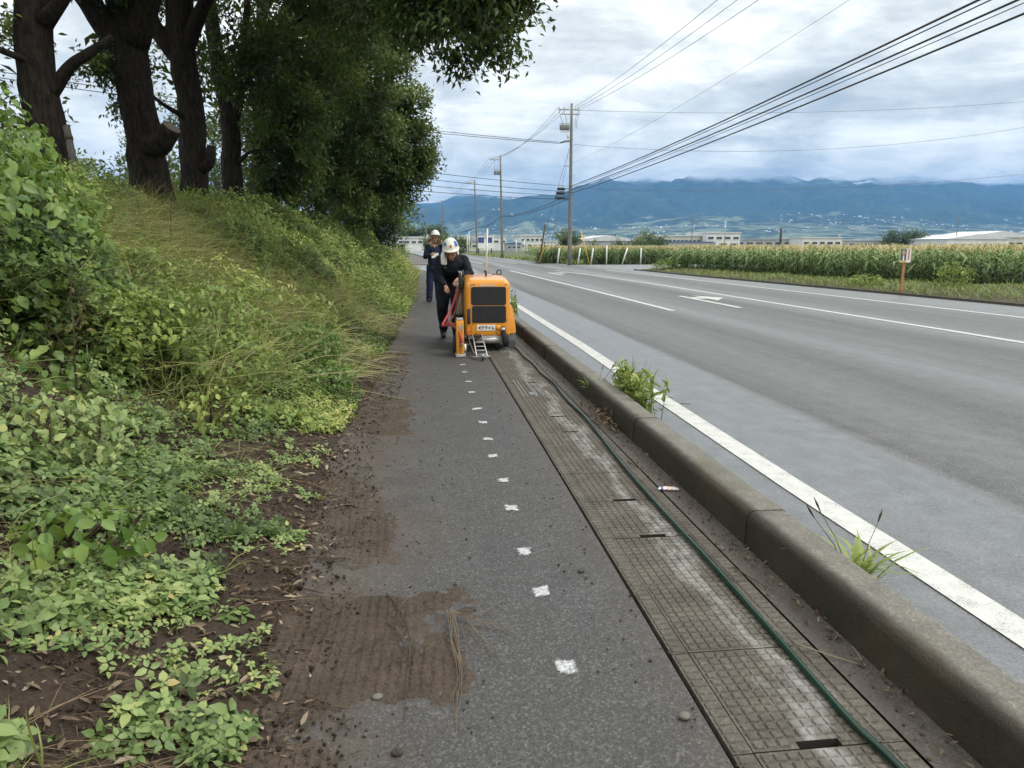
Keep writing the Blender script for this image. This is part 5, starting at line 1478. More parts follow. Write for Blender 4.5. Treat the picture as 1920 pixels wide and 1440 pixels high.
building('low blue roofed shed in front of the long cream factory', 70, 92, 228, 7, 2.6, M_WALLG, M_ROOFB, .4, ((.4, .2, 6),))
building('large white block at the end of the long cream factory', 92.5, 104, 236, 20, 5.6, M_WALLW, M_ROOFP, 0, ((.25, .16, 3), (.66, .12, 4)))
building('flat grey factory low over the maize', 105, 140, 250, 20, 3.6, M_WALLG, M_ROOFG, 0, ((.55, .2, 10),))
building('pale flat building over the maize left of the poster', 128, 142, 240, 16, 4.0, M_WALLW, M_ROOFP, 0, ((.5, .2, 5),))
building('long low grey building behind the poster', 142, 172, 256, 16, 3.4, M_WALLG, M_ROOFP, 0, ((.5, .18, 10),))
building('white factory with a pitched roof at the right edge', 172, 194, 228, 22, 3.6, M_WALLW, M_ROOFP, 1.8, ((.42, .16, 9),))
building('grey roofed hall at the far right edge', 192, 222, 246, 22, 4.4, M_WALLC, M_ROOFP, 2.4, ((.45, .16, 9),))
t = thing('blue_sign_board', 'white board with blue blocks on dark posts across the crossroads', 'sign', (11.6, 138, 0))
MB().box((-1.6, -.05, 1.0), (1.6, .05, 3.1)).build('panel', M_WHITE, t)
for (a, b_, c, d) in ((-1.3, -.2, 2.0, 2.9), (.2, 1.3, 2.0, 2.9), (-1.3, 1.3, 2.85, 3.0)):
    MB().box((a, -.075, c), (b_, -.055, d)).build('blue_block', M_BLUE, t)
for q in (-1.2, 1.2):
    MB().box((q - .09, .06, -.1), (q + .09, .2, 2.8)).build('post', M_WIRE, t)
t = thing('red_white_sign', 'red and white sign behind the phoning worker', 'sign', (1.6, 150, 0))
MB().box((-.7, -.05, 1.2), (.7, .05, 3.6)).build('panel', M_WHITE, t)
MB().box((-.35, -.075, 2.2), (.35, -.055, 2.9)).build('red_mark', M_RED, t)
MB().box((-.08, .06, -.1), (.08, .16, 2.5)).build('post', M_STEEL, t)
tree('far_tree', 'dark rounded tree left of the main pole', [(22.0, 113, -.1), (22, 113, 1.2), (22, 113, 2.2)], [.2, .15, .08], [], [(22, 113, 1.5, 1.3, 1.0, 1.2, 60)], 701, .3, 1, .25, G_TREE, 8, group='far trees on the plain')
tree('far_tree', 'small round bush right of the main pole', [(27.3, 118, -.1), (27.3, 118, .8), (27.3, 118, 1.5)], [.12, .1, .05], [], [(27.3, 118, .9, .6, .6, .8, 30)], 702, .25, 1, .35, G_TREE, 8, group='far trees on the plain')
tree('far_tree', 'spreading trees left of the long cream factory', [(67, 215, -.1), (67, 215, 2), (67, 215, 3.5)], [.3, .2, .1], [], [(67, 215, 2.1, 2.6, 2, 1.4, 80), (64, 215, 1.5, 1.8, 2, 1.0, 40)], 703, .55, 1, .3, G_TREE, 8, group='far trees on the plain')
tree('far_tree', 'dark wooded mound over the white warehouse', [(-2, 300, -.1), (-2, 300, 3), (-2, 300, 5)], [.4, .3, .2], [], [(-2, 300, 4.6, 5.5, 3, 3.0, 110), (-8, 300, 3.8, 4, 3, 2.4, 70), (4, 300, 4.0, 4, 3, 2.2, 70)], 704, .8, 1, .22, G_TREE, 8, group='far trees on the plain')
tree('far_tree', 'dark wood behind the maize at the right', [(172, 250, -.1), (172, 250, 2), (172, 250, 3.5)], [.4, .3, .2], [], [(172, 250, 2.4, 6.5, 3, 1.5, 110), (179, 250, 2.2, 5, 3, 1.3, 70)], 705, .7, 1, .22, G_TREE, 8, group='far trees on the plain')
tree('far_tree', 'bushes in front of the pale warehouse', [(57, 190, -.1), (57, 190, 1), (57, 190, 2)], [.2, .15, .1], [], [(57, 190, .9, 1.6, 1.5, 1.2, 40), (52, 190, .7, 2.2, 1.5, .9, 40)], 706, .45, 1, .3, G_TREE, 8, group='far trees on the plain')
building('pale roofed house seen low between the left trunks', -22.5, -18.5, 30, 6, 2.2, M_WALLW, M_ROOFP, .7, ((.4, .3, 2),), None, None, 'house')
# ================================================================== MACHINE, PEOPLE AND SMALL THINGS
def W(mb, name, mat, parent, bevel=0.0, seg=2):
    """Build world-space shapes under a root (or a part of it): subtract the root's place."""
    r = parent
    while r.parent: r = r.parent
    L0 = r.location
    mb.v = [(p[0] - L0.x, p[1] - L0.y, p[2] - L0.z) for p in mb.v]
    return mb.build(name, mat, parent, bevel, seg)
def loft(sections):
    mb = MB(); n = len(sections[0])
    for s in sections: mb.v += [tuple(p) for p in s]
    for k in range(len(sections) - 1):
        for i in range(n):
            j = (i + 1) % n
            mb.f.append((k * n + i, k * n + j, (k + 1) * n + j, (k + 1) * n + i)); mb.sm.append(True)
    mb.f.append(tuple(range(n))[::-1]); mb.sm.append(False)
    mb.f.append(tuple((len(sections) - 1) * n + i for i in range(n))); mb.sm.append(False)
    return mb

def orange_mat():
    m, nt, b = material('orange_machine_paint')
    p = nd(nt, 'ShaderNodeTexCoord').outputs['Object']
    n1 = noise(nt, p, 5, 5, .6); n2 = noise(nt, p, 28, 5, .7)
    c = mixc(nt, n1, (.62, .235, .012), (.74, .30, .018))
    scuff = mapr(nt, n2, .62, .70)
    c = mixc(nt, ma(nt, 'MULTIPLY', scuff, .5), c, (.18, .12, .07))
    setp(nt, b, Base_Color=c, Roughness=mapr(nt, n2, .3, .7, .28, .5))
    b.inputs['Coat Weight'].default_value = .6
    b.inputs['Coat Roughness'].default_value = .18
    bump(nt, b, n1, .05, .01)
    return m
M_OR = orange_mat()
M_RUB = simple('red_rubber_hose', (.33, .045, .04), .5, 0, .3, 15)
M_RUBD = simple('dark_red_hose', (.16, .03, .03), .6, 0, .3, 15)
M_ALU = simple('scuffed_aluminium', (.42, .42, .41), .45, .5, .35, 14)
M_MACH = simple('greasy_machinery', (.035, .033, .03), .5, .3, .5, 12)
M_TYRE = simple('tyre_rubber', (.014, .014, .015), .8)
M_GRILL = simple('radiator_dark', (.020, .021, .023), .6, .2, .4, 20)
M_NAVYS = simple('slot_navy', (.012, .018, .045), .4)
M_BLK = simple('black_ink', (.010, .010, .011), .6)

mach = thing('line_marking_machine', 'orange walk behind line marking machine with two black radiator grilles', 'machine', (.86, 10.5, 0))
def sec(y, ins, zt, zb=.20, x0=.565, x1=1.168, rt=.085, rb=.02):
    a = []
    for cx, cz, a0, rr in ((x1 - ins - rt, zt - rt, 0, rt), (x0 + ins + rt, zt - rt, 90, rt), (x0 + ins + rb, zb + rb, 180, rb), (x1 - ins - rb, zb + rb, 270, rb)):
        for i in range(6):
            q = R(a0 + 18 * i); a.append((cx + rr * math.cos(q), y, cz + rr * math.sin(q)))
    return a
hood = W(loft([sec(9.885, .045, .905, .235), sec(9.893, .018, .935, .212), sec(9.912, .004, .952), sec(9.95, .0, .963), sec(10.25, -.002, .985), sec(10.7, 0, .992), sec(11.25, .005, .985), sec(11.30, .03, .96)]), 'hood', M_OR, mach)
hood.data.set_sharp_from_angle(angle=R(40))
for (x0, x1, z0, z1) in ((.648, 1.101, .628, .858), (.657, 1.101, .389, .604)):
    W(MB().prism(rrect(x0 - .008, x1 + .008, z0 - .008, z1 + .008, .03), 9.8795, 9.8845, 'y'), 'grille_rim', M_BLK, hood, .002)
    g = W(MB().prism(rrect(x0, x1, z0, z1, .025), 9.874, 9.8785, 'y'), 'grille', M_GRILL, hood)
    mb = MB(); n = 26
    for k in range(n):
        xx = x0 + .012 + (x1 - x0 - .024) * k / (n - 1)
        mb.box((xx - .0022, 9.870, z0 + .012), (xx + .0022, 9.8738, z1 - .012))
    gf = W(mb, 'fin', simple('fin_dark', (.035, .036, .038), .5, .3) if 'fin_dark' not in MATS else MATS['fin_dark'], hood); gf['kind'] = 'stuff'
plate = W(MB().prism(rrect(.714, .962, .278, .356, .006, 2), 9.876, 9.8842, 'y'), 'name_plate', M_WHITE, hood)
GLYPH = [[[(.95, 1), (.15, .5), (.95, 0)], [(1.05, .5), (.5, .5)]],
         [[(.35, 1), (.1, .5)], [(.3, .86), (.88, .86), (.76, .45), (.35, 0)]],
         [[(.2, .97), (.82, .97)], [(.1, .64), (.9, .64), (.76, .3), (.35, 0)]],
         [[(.88, 1), (.5, .64), (.08, .4)], [(.56, .68), (.56, 0)]],
         [[(.45, 1), (.13, .1), (.86, .18)], [(.66, .5), (.95, 0)]]]
gx0, gw, gz, gh = .728, .036, .296, .042
for k, gl in enumerate(GLYPH):
    mb = MB()
    for st in gl:
        for (a, b_) in zip(st[:-1], st[1:]):
            A = Vector((gx0 + k * .0455 + a[0] * gw, gz + a[1] * gh)); B = Vector((gx0 + k * .0455 + b_[0] * gw, gz + b_[1] * gh))
            d = (B - A).normalized(); nn = Vector((-d.y, d.x)) * .0042; A -= d * .002; B += d * .002
            mb.prism([(A - nn)[:], (B - nn)[:], (B + nn)[:], (A + nn)[:]], 9.8735 - .0001 * len(mb.v) / 8, 9.8758, 'y')
    W(mb, 'lettering', M_BLK, plate)
mb = MB()
for k in range(15):                                     # small white lettering strip, too small to read
    xx = .763 + k * .0135
    mb.box((xx, 9.879, .872), (xx + .0035, 9.8843, .896)); mb.box((xx + .0036, 9.8792, .872 + .01 * (k % 3)), (xx + .0095, 9.8843, .878 + .01 * (k % 3)))
W(mb, 'lettering', M_WHITE, hood)
W(MB().prism(rrect(.581, .628, .362, .577, .02), 9.884, 9.8915, 'y'), 'side_slot', M_NAVYS, hood, .003)
W(MB().prism(rrect(.575, .62, .22, .30, .006), 9.874, 9.893, 'y'), 'amber_reflector', simple('amber', (.60, .12, .02), .3), hood, .003)
W(MB().lathe([(.012, -.02), (.03, -.018), (.034, 0)], (1.0, 9.884, .318), 12, 'y'), 'filler_cap', M_OR, hood)
W(MB().prism(rrect(1.035, 1.10, .20, .335, .03), 9.872, 9.8845, 'y'), 'pipe_opening', M_BLK, hood)
W(MB().box((.64, 9.86, .185), (1.03, 9.885, .207)), 'lower_trim', M_ALU, hood, .003)
W(MB().box((.6335, 9.8825, .25), (.6365, 9.8848, .90)), 'panel_seam', M_BLK, hood)
for (bx, bz_) in ((.655, .895), (1.11, .895), (.66, .37), (1.12, .42), (.70, .245), (.98, .245), (.605, .62), (.605, .86)):
    W(MB().lathe([(.002, -.006), (.007, -.005), (.0085, 0)], (bx, 9.884, bz_), 10, 'y'), 'bolt', M_BLK if bx > .62 else M_ALU, hood)
W(MB().prism([(.672, .885), (.682, .905), (.692, .885)], 9.880, 9.8843, 'y'), 'warning_mark', M_BLK, hood)
# fender with its wheel and splash flap on the kerb side
fen = W(loft([[(x + (dx if x > 1.18 else 0), y, z + (dz if z > .4 else 0)) for (x, z) in ((1.150, .225), (1.252, .233), (1.250, .30), (1.235, .43), (1.215, .55), (1.197, .592), (1.170, .606), (1.150, .60))] for (y, dx, dz) in ((9.955, -.02, -.02), (9.965, 0, 0), (10.3, .006, .02), (10.7, 0, 0), (10.72, -.02, -.02))]), 'fender', M_OR, mach)
fen.data.set_sharp_from_angle(angle=R(40))
W(MB().prism([(9.970, .232), (9.984, .232), (9.978, .13), (9.995, .04), (9.983, .04), (9.962, .13)], 1.132, 1.247, 'x'), 'splash_flap', simple('flap_grey', (.16, .17, .18), .6, .2, .35, 10), mach)
def wheel(cx, cy, r_, w, name='wheel'):
    wl = W(MB().lathe([(r_ * .55, -w / 2), (r_ * .95, -w / 2), (r_, -w * .3), (r_, w * .3), (r_ * .95, w / 2), (r_ * .55, w / 2)], (cx, cy, r_ + .004), 22, 'x'), name, M_TYRE, mach)
    W(MB().lathe([(r_ * .2, -w * .52), (r_ * .56, -w * .42), (r_ * .56, w * .42), (r_ * .2, w * .52)], (cx, cy, r_ + .004), 16, 'x'), 'rim', M_ALU, wl)
wheel(1.19, 10.35, .17, .11); wheel(.64, 11.0, .17, .11); wheel(1.10, 11.1, .17, .11); wheel(1.00, 9.98, .075, .06, 'front_wheel')
ch = W(MB().box((.60, 9.93, .115), (1.13, 11.2, .195)), 'chassis', M_MACH, mach, .01)
W(MB().lathe([(.03, 0), (.052, .01), (.052, .36), (.03, .37)], (.70, 9.90, .15), 14, 'x'), 'air_tank', M_ALU, ch)
W(MB().box((.62, 9.90, .165), (.72, 9.93, .198)), 'bracket', M_ALU, ch); W(MB().box((.90, 9.895, .15), (1.0, 9.93, .17)), 'bracket', M_ALU, ch)
W(MB().tube([(1.068, 9.86, .30), (1.072, 9.83, .25), (1.085, 9.83, .20), (1.10, 9.84, .13), (1.105, 9.86, .07)], [.026, .034, .045, .05, .036], 12), 'rubber_boot', M_TYRE, mach)
W(MB().tube([(1.064, 9.865, .31), (1.066, 9.845, .275)], [.030, .032], 12), 'boot_clamp', M_ALU, mach)
# ladder-like front guide with its castor
lad = W(MB().tube([(.645, 9.80, .235), (.648, 9.6, .19), (.652, 9.12, .045)], .009, 8), 'guide_rail', M_ALU, mach)
W(MB().tube([(.770, 9.80, .235), (.772, 9.6, .19), (.786, 9.12, .045)], .009, 8), 'guide_rail', M_ALU, mach)
for q in (.30, .52, .72, .92):
    a, b_ = Vector((.648, 9.7, .22)).lerp(Vector((.652, 9.12, .045)), q), Vector((.772, 9.7, .22)).lerp(Vector((.786, 9.12, .045)), q)
    W(MB().tube([a, b_], .0075, 6), 'rung', M_ALU, mach)
W(MB().box((.635, 9.095, .032), (.815, 9.12, .05)), 'cross_bar', M_ALU, mach, .003)
W(MB().box((.655, 9.78, .205), (.775, 9.88, .228)), 'guide_mount', M_MACH, mach, .004)
ca = W(MB().box((.706, 8.99, .040), (.734, 9.10, .075)), 'castor_fork', M_ALU, mach, .004)
W(MB().lathe([(.012, -.010), (.030, -.010), (.032, 0), (.030, .010), (.012, .010)], (.720, 9.01, .034), 16, 'x'), 'castor_wheel', M_TYRE, ca)
W(MB().tube([(.56, 9.3, .012), (.64, 9.15, .03)], .006, 6), 'marking_wire', M_ALU, mach)
W(MB().tube([(.60, 9.86, .22), (.60, 9.75, .16), (.63, 9.45, .06), (.66, 9.2, .05)], .006, 6), 'cable', M_ALU, mach)
# paint applicator box
box = W(MB().prism(rrect(.412, .508, .040, .470, .010, 3), 9.35, 9.56, 'y'), 'paint_box', M_OR, mach, .005)
W(MB().box((.450, 9.338, .05), (.464, 9.3495, .26)), 'groove', simple('box_groove', (.28, .10, .01), .6), box)
W(MB().box((.484, 9.34, .05), (.490, 9.3495, .44)), 'edge_rib', M_OR, box)
W(MB().box((.418, 9.36, .472), (.502, 9.54, .492)), 'lid', M_ALU, box, .004)
W(MB().box((.448, 9.342, .355), (.496, 9.3492, .41)), 'maker_plate', M_ALU, box)
W(MB().box((.404, 9.31, .004), (.526, 9.58, .026)), 'shoe', M_ALU, box, .004); W(MB().box((.398, 9.33, .028), (.532, 9.56, .040)), 'shoe', M_ALU, box, .003)
W(MB().lathe([(.008, 0), (.048, .004), (.048, .03), (.008, .034)], (.510, 9.45, .11), 18, 'x'), 'paint_roller', M_WHITE, box)
W(MB().lathe([(.01, -.03), (.10, -.028), (.11, 0), (.01, 0)], (.405, 9.62, .115), 18, 'x'), 'side_wheel', M_TYRE, box)
W(MB().box((.50, 9.56, .10), (.60, 9.95, .14)), 'outrigger_arm', M_MACH, mach, .006)
W(MB().box((.49, 9.58, .20), (.56, 9.92, .24)), 'outrigger_arm', M_MACH, mach, .006)
# hoses from the operator's side to the paint box
W(MB().tube(curve_pts([(.49, 10.35, .84), (.47, 10.3, .77), (.385, 10.08, .575), (.28, 9.85, .42), (.247, 9.76, .375), (.27, 9.68, .372), (.36, 9.5, .398), (.43, 9.38, .345), (.472, 9.325, .25), (.478, 9.32, .19)], 6), .0165, 10), 'red_hose', M_RUB, mach)
W(MB().tube(curve_pts([(.51, 10.35, .78), (.47, 10.25, .66), (.42, 10.05, .50), (.34, 9.9, .41), (.30, 9.78, .392), (.36, 9.68, .40), (.45, 9.6, .38)], 6), .014, 10), 'red_hose', M_RUBD, mach)
W(MB().tube([(.478, 9.32, .205), (.478, 9.325, .145)], .013, 10), 'hose_fitting', M_ALU, mach)
W(MB().tube([(.485, 10.35, .82), (.50, 10.4, .93)], .024, 10), 'hose_grip', M_STEEL, mach)
# machinery on the operator's side
W(MB().lathe([(.03, .44), (.055, .46), (.055, .80), (.03, .83)], (.515, 10.45, 0), 14), 'filter_housing', M_ALU, mach)
W(MB().box((.46, 10.3, .20), (.563, 11.1, .42)), 'pump_block', M_MACH, mach, .015)
W(MB().box((.475, 10.6, .42), (.563, 11.2, .80)), 'control_cabinet', M_MACH, mach, .015)
W(MB().box((.50, 10.2, .83), (.56, 10.5, .98)), 'valve_block', M_MACH, mach, .012)
for k in range(4):
    W(MB().tube([(.53, 10.2 + .09 * k, .96), (.525 - .01 * k, 10.16 + .09 * k, 1.06)], [.006, .008], 8), 'control_lever', M_BLK if k % 2 else M_ALU, mach)
for k in range(5):
    W(MB().tube(curve_pts([(.50, 10.3 + .05 * k, .45), (.44 + .01 * k, 10.1 + .06 * k, .36 + .02 * k), (.50, 9.98 + .04 * k, .28 + .02 * k)], 5), .008, 6), 'hydraulic_line', M_BLK, mach)
W(MB().tube([(.50, 11.2, .85), (.50, 11.3, .92), (.52, 11.42, .95)], .014, 8), 'handle_bar', M_BLK, mach)
W(MB().tube([(.564, 10.3, .97), (.55, 10.32, 1.03), (.56, 10.36, 1.07)], .016, 8), 'grip', M_BLK, mach)
an = W(MB().tube([(.902, 10.6, .98), (.927, 10.6, 1.645)], .011, 10), 'white_mast', M_WHITE, mach)
W(MB().tube([(.893, 10.5, .985), (.888, 10.5, 1.06)], .014, 8), 'latch', M_BLK, mach)
W(MB().tube([(.885, 10.5, 1.05), (.865, 10.5, 1.055)], .012, 8), 'latch', M_BLK, mach)
W(MB().tube([(1.12 + .035 * math.cos(R(a)), 10.9, 1.02 + .035 * math.sin(R(a))) for a in range(-60, 245, 25)], .008, 8), 'lifting_eye', M_BLK, mach)
W(MB().box((1.02, 10.86, .985), (1.15, 10.94, 1.0)), 'eye_base', M_MACH, mach, .004)
W(MB().tube([(.60, 10.0, .983), (.75, 10.3, 1.0), (.9, 10.15, .995), (1.0, 10.5, 1.002)], .0025, 5), 'loose_cord', M_BLK, mach)

# ---------------------------------------------------------------- people
def remeshed(name, parts, voxel, mat, parent, smooth_it=3, wrinkle=0.0, seed=0):
    """Grow one continuous surface round tapered capsules and ellipsoids."""
    mb = MB()
    for p in parts:
        if p[0] == 'c':
            _, a, ra, b_, rb = p
            a, b_ = Vector(a), Vector(b_)
            d = (b_ - a); l = d.length
            d = d / max(l, 1e-6)
            pts, rs = [], []
            for k in range(5):
                q = R(90 - 90 * k / 4.6) ; pts.append(a - d * ra * math.sin(q)); rs.append(max(.0006, ra * math.cos(q)))
            for k in range(5):
                q = R(8 + 80 * k / 4); pts.append(b_ + d * rb * math.sin(q)); rs.append(max(.0006, rb * math.cos(q)))
            mb.tube(pts, rs, 12)
        else:
            _, c, (rx, ry_, rz) = p[:3]
            M = Matrix.Rotation(p[3] if len(p) > 3 else 0, 3, p[4] if len(p) > 4 else 'Z')
            k0 = len(mb.v)
            mb.lathe([(max(.001, math.sin(R(a))), -math.cos(R(a))) for a in range(0, 181, 15)], (0, 0, 0), 14)
            for i in range(k0, len(mb.v)):
                v = M @ Vector((mb.v[i][0] * rx, mb.v[i][1] * ry_, mb.v[i][2] * rz)); mb.v[i] = (v.x + c[0], v.y + c[1], v.z + c[2])
    tmp = W(mb, 'tmp_shape', mat, parent)
    tmp.modifiers.new('r', 'REMESH').mode = 'VOXEL'
    tmp.modifiers['r'].voxel_size = voxel
    sm = tmp.modifiers.new('s', 'SMOOTH'); sm.iterations = smooth_it; sm.factor = .5
    dg = bpy.context.evaluated_depsgraph_get()
    me = bpy.data.meshes.new_from_object(tmp.evaluated_get(dg))
    bpy.data.objects.remove(tmp)
    n = len(me.vertices)
    co = np.empty(n * 3, np.float32); me.vertices.foreach_get('co', co); co = co.reshape(-1, 3)
    if wrinkle:
        no = np.empty(n * 3, np.float32); me.vertices.foreach_get('normal', no); no = no.reshape(-1, 3)
        f = VN.ridged(co[:, 2] * 13 + co[:, 0] * 5 + seed, co[:, 0] * 9 + co[:, 1] * 7, 3) - .6
        co = co + no * (f * wrinkle)[:, None]
        me.vertices.foreach_set('co', co.ravel())
    me.polygons.foreach_set('use_smooth', np.ones(len(me.polygons), bool))
    me.name = name
    me.materials.clear(); me.materials.append(mat)
    o = bpy.data.objects.new(name, me)
    return link(o, parent)

M_SKIN = simple('skin', (.42, .22, .15), .55, 0, .15, 20)
M_NAVY = simple('navy_workwear', (.020, .026, .060), .85, 0, .35, 9, .3, 120, .2)
M_NAVYD = simple('dark_workwear', (.012, .014, .021), .85, 0, .35, 9, .3, 120, .2)
M_HAIR = simple('black_hair', (.012, .010, .009), .6)
M_HELM = simple('helmet_white', (.72, .73, .70), .3, 0, .10, 6, 0, 60, .5, .2)
M_HELM2 = simple('helmet_cream', (.66, .69, .60), .3, 0, .15, 9, 0, 60, .5, .2)
M_TOWEL = simple('towel_white', (.68, .69, .70), .9, 0, .12, 10, .6, 90)
M_BOOT = simple('boot_black', (.016, .016, .016), .6)
M_CARD = simple('paper_white', (.70, .71, .70), .6, 0, .08)
M_STRAP = simple('strap_pale', (.42, .44, .22), .7)

def hand_parts(wrist, palm, fingers, thumb, fr=.0085):
    ps = [('c', wrist, .027, palm, .034)]
    for ch_ in fingers:
        for a, b_ in zip(ch_[:-1], ch_[1:]): ps.append(('c', a, fr, b_, fr * .9))
    for a, b_ in zip(thumb[:-1], thumb[1:]): ps.append(('c', a, fr * 1.15, b_, fr))
    return ps
def curled(palm, fwd, side, n_curl, spread=.017, l=.028):
    """Four fingers leaving the palm along fwd, bending towards n_curl."""
    P, f, s, c = Vector(palm), Vector(fwd).normalized(), Vector(side).normalized(), Vector(n_curl).normalized()
    out = []
    for k, ln in enumerate((.92, 1.05, 1.0, .8)):
        a = P + s * (k - 1.5) * spread + f * .022
        b_ = a + (f * .8 + c * .5).normalized() * l * ln
        d = b_ + (f * .15 + c).normalized() * l * .85 * ln
        e = d + (c * .7 - f * .7).normalized() * l * .7 * ln
        out.append([a, b_, d, e])
    th = [P - s * .030 - f * .01, P - s * .042 + f * .018 + c * .012, P - s * .030 + f * .035 + c * .03]
    return out, th
def face_bits(o, c, fwd, up, rt):
    """Eyes, brows and mouth set on the face."""
    c, f, u_, s = Vector(c), Vector(fwd).normalized(), Vector(up).normalized(), Vector(rt).normalized()
    for sg in (-1, 1):
        p = c + f * .086 + s * sg * .032 + u_ * .005
        e = W(MB().lathe([(.001, -.008), (.009, -.004), (.011, 0), (.009, .004), (.001, .008)], p, 8, 'y'), 'eye', M_BLK, o)
        q0, q1 = c + f * .092 + s * sg * .015 + u_ * .026, c + f * .082 + s * sg * .052 + u_ * .028
        W(MB().tube([q0, (q0 + q1) / 2 + u_ * .006, q1], .0055, 6), 'eyebrow', M_HAIR, o)
    m0, m1 = c + f * .086 - s * .024 - u_ * .062, c + f * .086 + s * .024 - u_ * .062
    W(MB().tube([m0, (m0 + m1) / 2 + f * .008, m1], .005, 6), 'mouth', simple('lip', (.25, .09, .08), .5) if 'lip' not in MATS else MATS['lip'], o)
def head_parts(c, fwd, up):
    c, f, u_ = Vector(c), Vector(fwd).normalized(), Vector(up).normalized()
    s = f.cross(u_).normalized()
    return [('e', c + u_ * .03, (.076, .09, .095)), ('c', c + f * .025 - u_ * .02, .068, c + f * .035 - u_ * .085, .042), ('c', c + f * .085 - u_ * .005, .010, c + f * .102 - u_ * .03, .014),
            ('c', c + s * .078 - f * .01 + u_ * .01, .014, c + s * .080 - f * .015 - u_ * .025, .012), ('c', c - s * .078 - f * .01 + u_ * .01, .014, c - s * .080 - f * .015 - u_ * .025, .012),
            ('c', c + f * .06 - u_ * .035 + s * .03, .022, c + f * .06 - u_ * .035 - s * .03, .022)]
def helmet(parent, c, tilt_x, tilt_y, mat, emblem=False):
    """Site helmet: domed shell with ridges, brim, chin strap."""
    M = Matrix.Translation(Vector(c)) @ Matrix.Rotation(tilt_y, 4, 'Y') @ Matrix.Rotation(tilt_x, 4, 'X')
    mb = MB()
    seg, prof = 28, []
    for k in range(10):
        a = R(90 * k / 9); prof.append((max(.002, math.cos(a)), math.sin(a)))
    for (cr, sr) in [(1.06, -.02), (1.02, .02)] + prof:
        for q in range(seg):
            th = 2 * math.pi * q / seg
            x, y_ = cr * math.cos(th) * .118, cr * math.sin(th) * .142
            if cr > 1.01: y_ = y_ - (.035 if math.sin(th) < -.35 else 0) * (cr - .98) * 14
            ridge = .006 * math.exp(-((abs(math.cos(th)) * cr - .18) / .07) ** 2) if sr > .1 else 0
            mb.v.append(tuple(M @ Vector((x, y_, sr * .145 + ridge))))
    nr = 12
    for i in range(nr - 1):
        for q in range(seg):
            a, b2 = i * seg + q, i * seg + (q + 1) % seg
            mb.f.append((a, b2, b2 + seg, a + seg)); mb.sm.append(True)
    mb.f.append(tuple(range(seg))[::-1]); mb.sm.append(False)
    mb.f.append(tuple((nr - 1) * seg + q for q in range(seg))); mb.sm.append(True)
    h = W(mb, 'helmet', mat, parent)
    if emblem:
        def patch(th, el, w_, hgt, m_):
            p = MB(); n = 4; vs_ = []
            for i in range(n + 1):
                for j in range(n + 1):
                    a = R(th + w_ * (i / n - .5)); e = R(el + hgt * (j / n - .5)); rr = 1.022
                    vs_.append(tuple(M @ Vector((math.cos(e) * math.cos(a) * .118 * rr, math.cos(e) * math.sin(a) * .142 * rr, math.sin(e) * .145 * rr + .003))))
            fs = [(i * (n + 1) + j, (i + 1) * (n + 1) + j, (i + 1) * (n + 1) + j + 1, i * (n + 1) + j + 1) for i in range(n) for j in range(n)]
            W(p.add(vs_, fs, True), 'helmet_mark', m_, h)
        patch(-38, 34, 34, 34, simple('mark_blue', (.05, .13, .38), .4)); patch(-92, 26, 16, 14, simple('mark_red', (.42, .06, .05), .4)); patch(-145, 34, 30, 20, MATS['mark_blue'])
    return h

# worker on the phone
p2 = thing('person', 'worker in navy overalls and white helmet standing with a phone at the ear', 'person', (.27, 19.0, 0))
HC = (.335, 18.94, 1.585)
fwd2 = (-.12, -1, -.08)
rh, lh = (.255, 18.72, 1.20), (.475, 18.86, 1.52)
f_r, t_r = curled(rh, (.5, -.5, .1), (0, -.3, -1), (.2, .6, 0)); f_l, t_l = curled(lh, (-.35, .0, .9), (0, -1, 0), (-1, 0, .1))
body = head_parts(HC, fwd2, (0, 0, 1)) + [('c', (.32, 18.97, 1.42), .052, (.335, 18.955, 1.54), .05), ('c', (.29, 19.0, .95), .13, (.31, 18.99, 1.36), .14),
        ('c', (.20, 19.0, .92), .085, (.185, 18.98, .50), .06), ('c', (.185, 18.98, .50), .055, (.16, 19.0, .10), .04), ('c', (.36, 19.02, .92), .085, (.385, 19.0, .5), .06), ('c', (.385, 19.0, .5), .055, (.40, 19.05, .10), .04),
        ('c', (.16, 18.99, 1.38), .055, (.085, 18.92, 1.14), .042), ('c', (.085, 18.92, 1.14), .04, (.22, 18.74, 1.19), .028), ('c', (.47, 18.99, 1.38), .055, (.56, 18.92, 1.20), .042), ('c', (.56, 18.92, 1.20), .04, (.49, 18.87, 1.46), .028)]
body += hand_parts((.22, 18.74, 1.19), rh, f_r, t_r) + hand_parts((.485, 18.87, 1.46), lh, f_l, t_l)
b2 = remeshed('body', body, .0085, M_SKIN, p2, 2)
face_bits(b2, HC, fwd2, (0, 0, 1), (1, -.12, 0))
remeshed('hair', [('e', (HC[0] + .005, HC[1] + .03, HC[2] + .03), (.086, .085, .10)), ('e', (HC[0], HC[1] + .05, HC[2] - .03), (.072, .055, .06))], .009, M_HAIR, p2, 2)
remeshed('jacket', [('c', (.285, 19.0, .93), .150, (.295, 19.0, 1.14), .148), ('e', (.31, 18.985, 1.27), (.205, .172, .19)), ('c', (.165, 18.99, 1.375), .080, (.47, 18.99, 1.375), .080), ('c', (.305, 18.965, 1.39), .085, (.328, 18.955, 1.445), .070),
        ('c', (.155, 18.99, 1.37), .082, (.085, 18.92, 1.14), .066), ('c', (.085, 18.92, 1.14), .066, (.20, 18.76, 1.185), .046), ('c', (.475, 18.99, 1.37), .082, (.565, 18.92, 1.19), .066), ('c', (.565, 18.92, 1.19), .064, (.50, 18.875, 1.425), .046)], .012, M_NAVY, p2, 3, .022, 3)
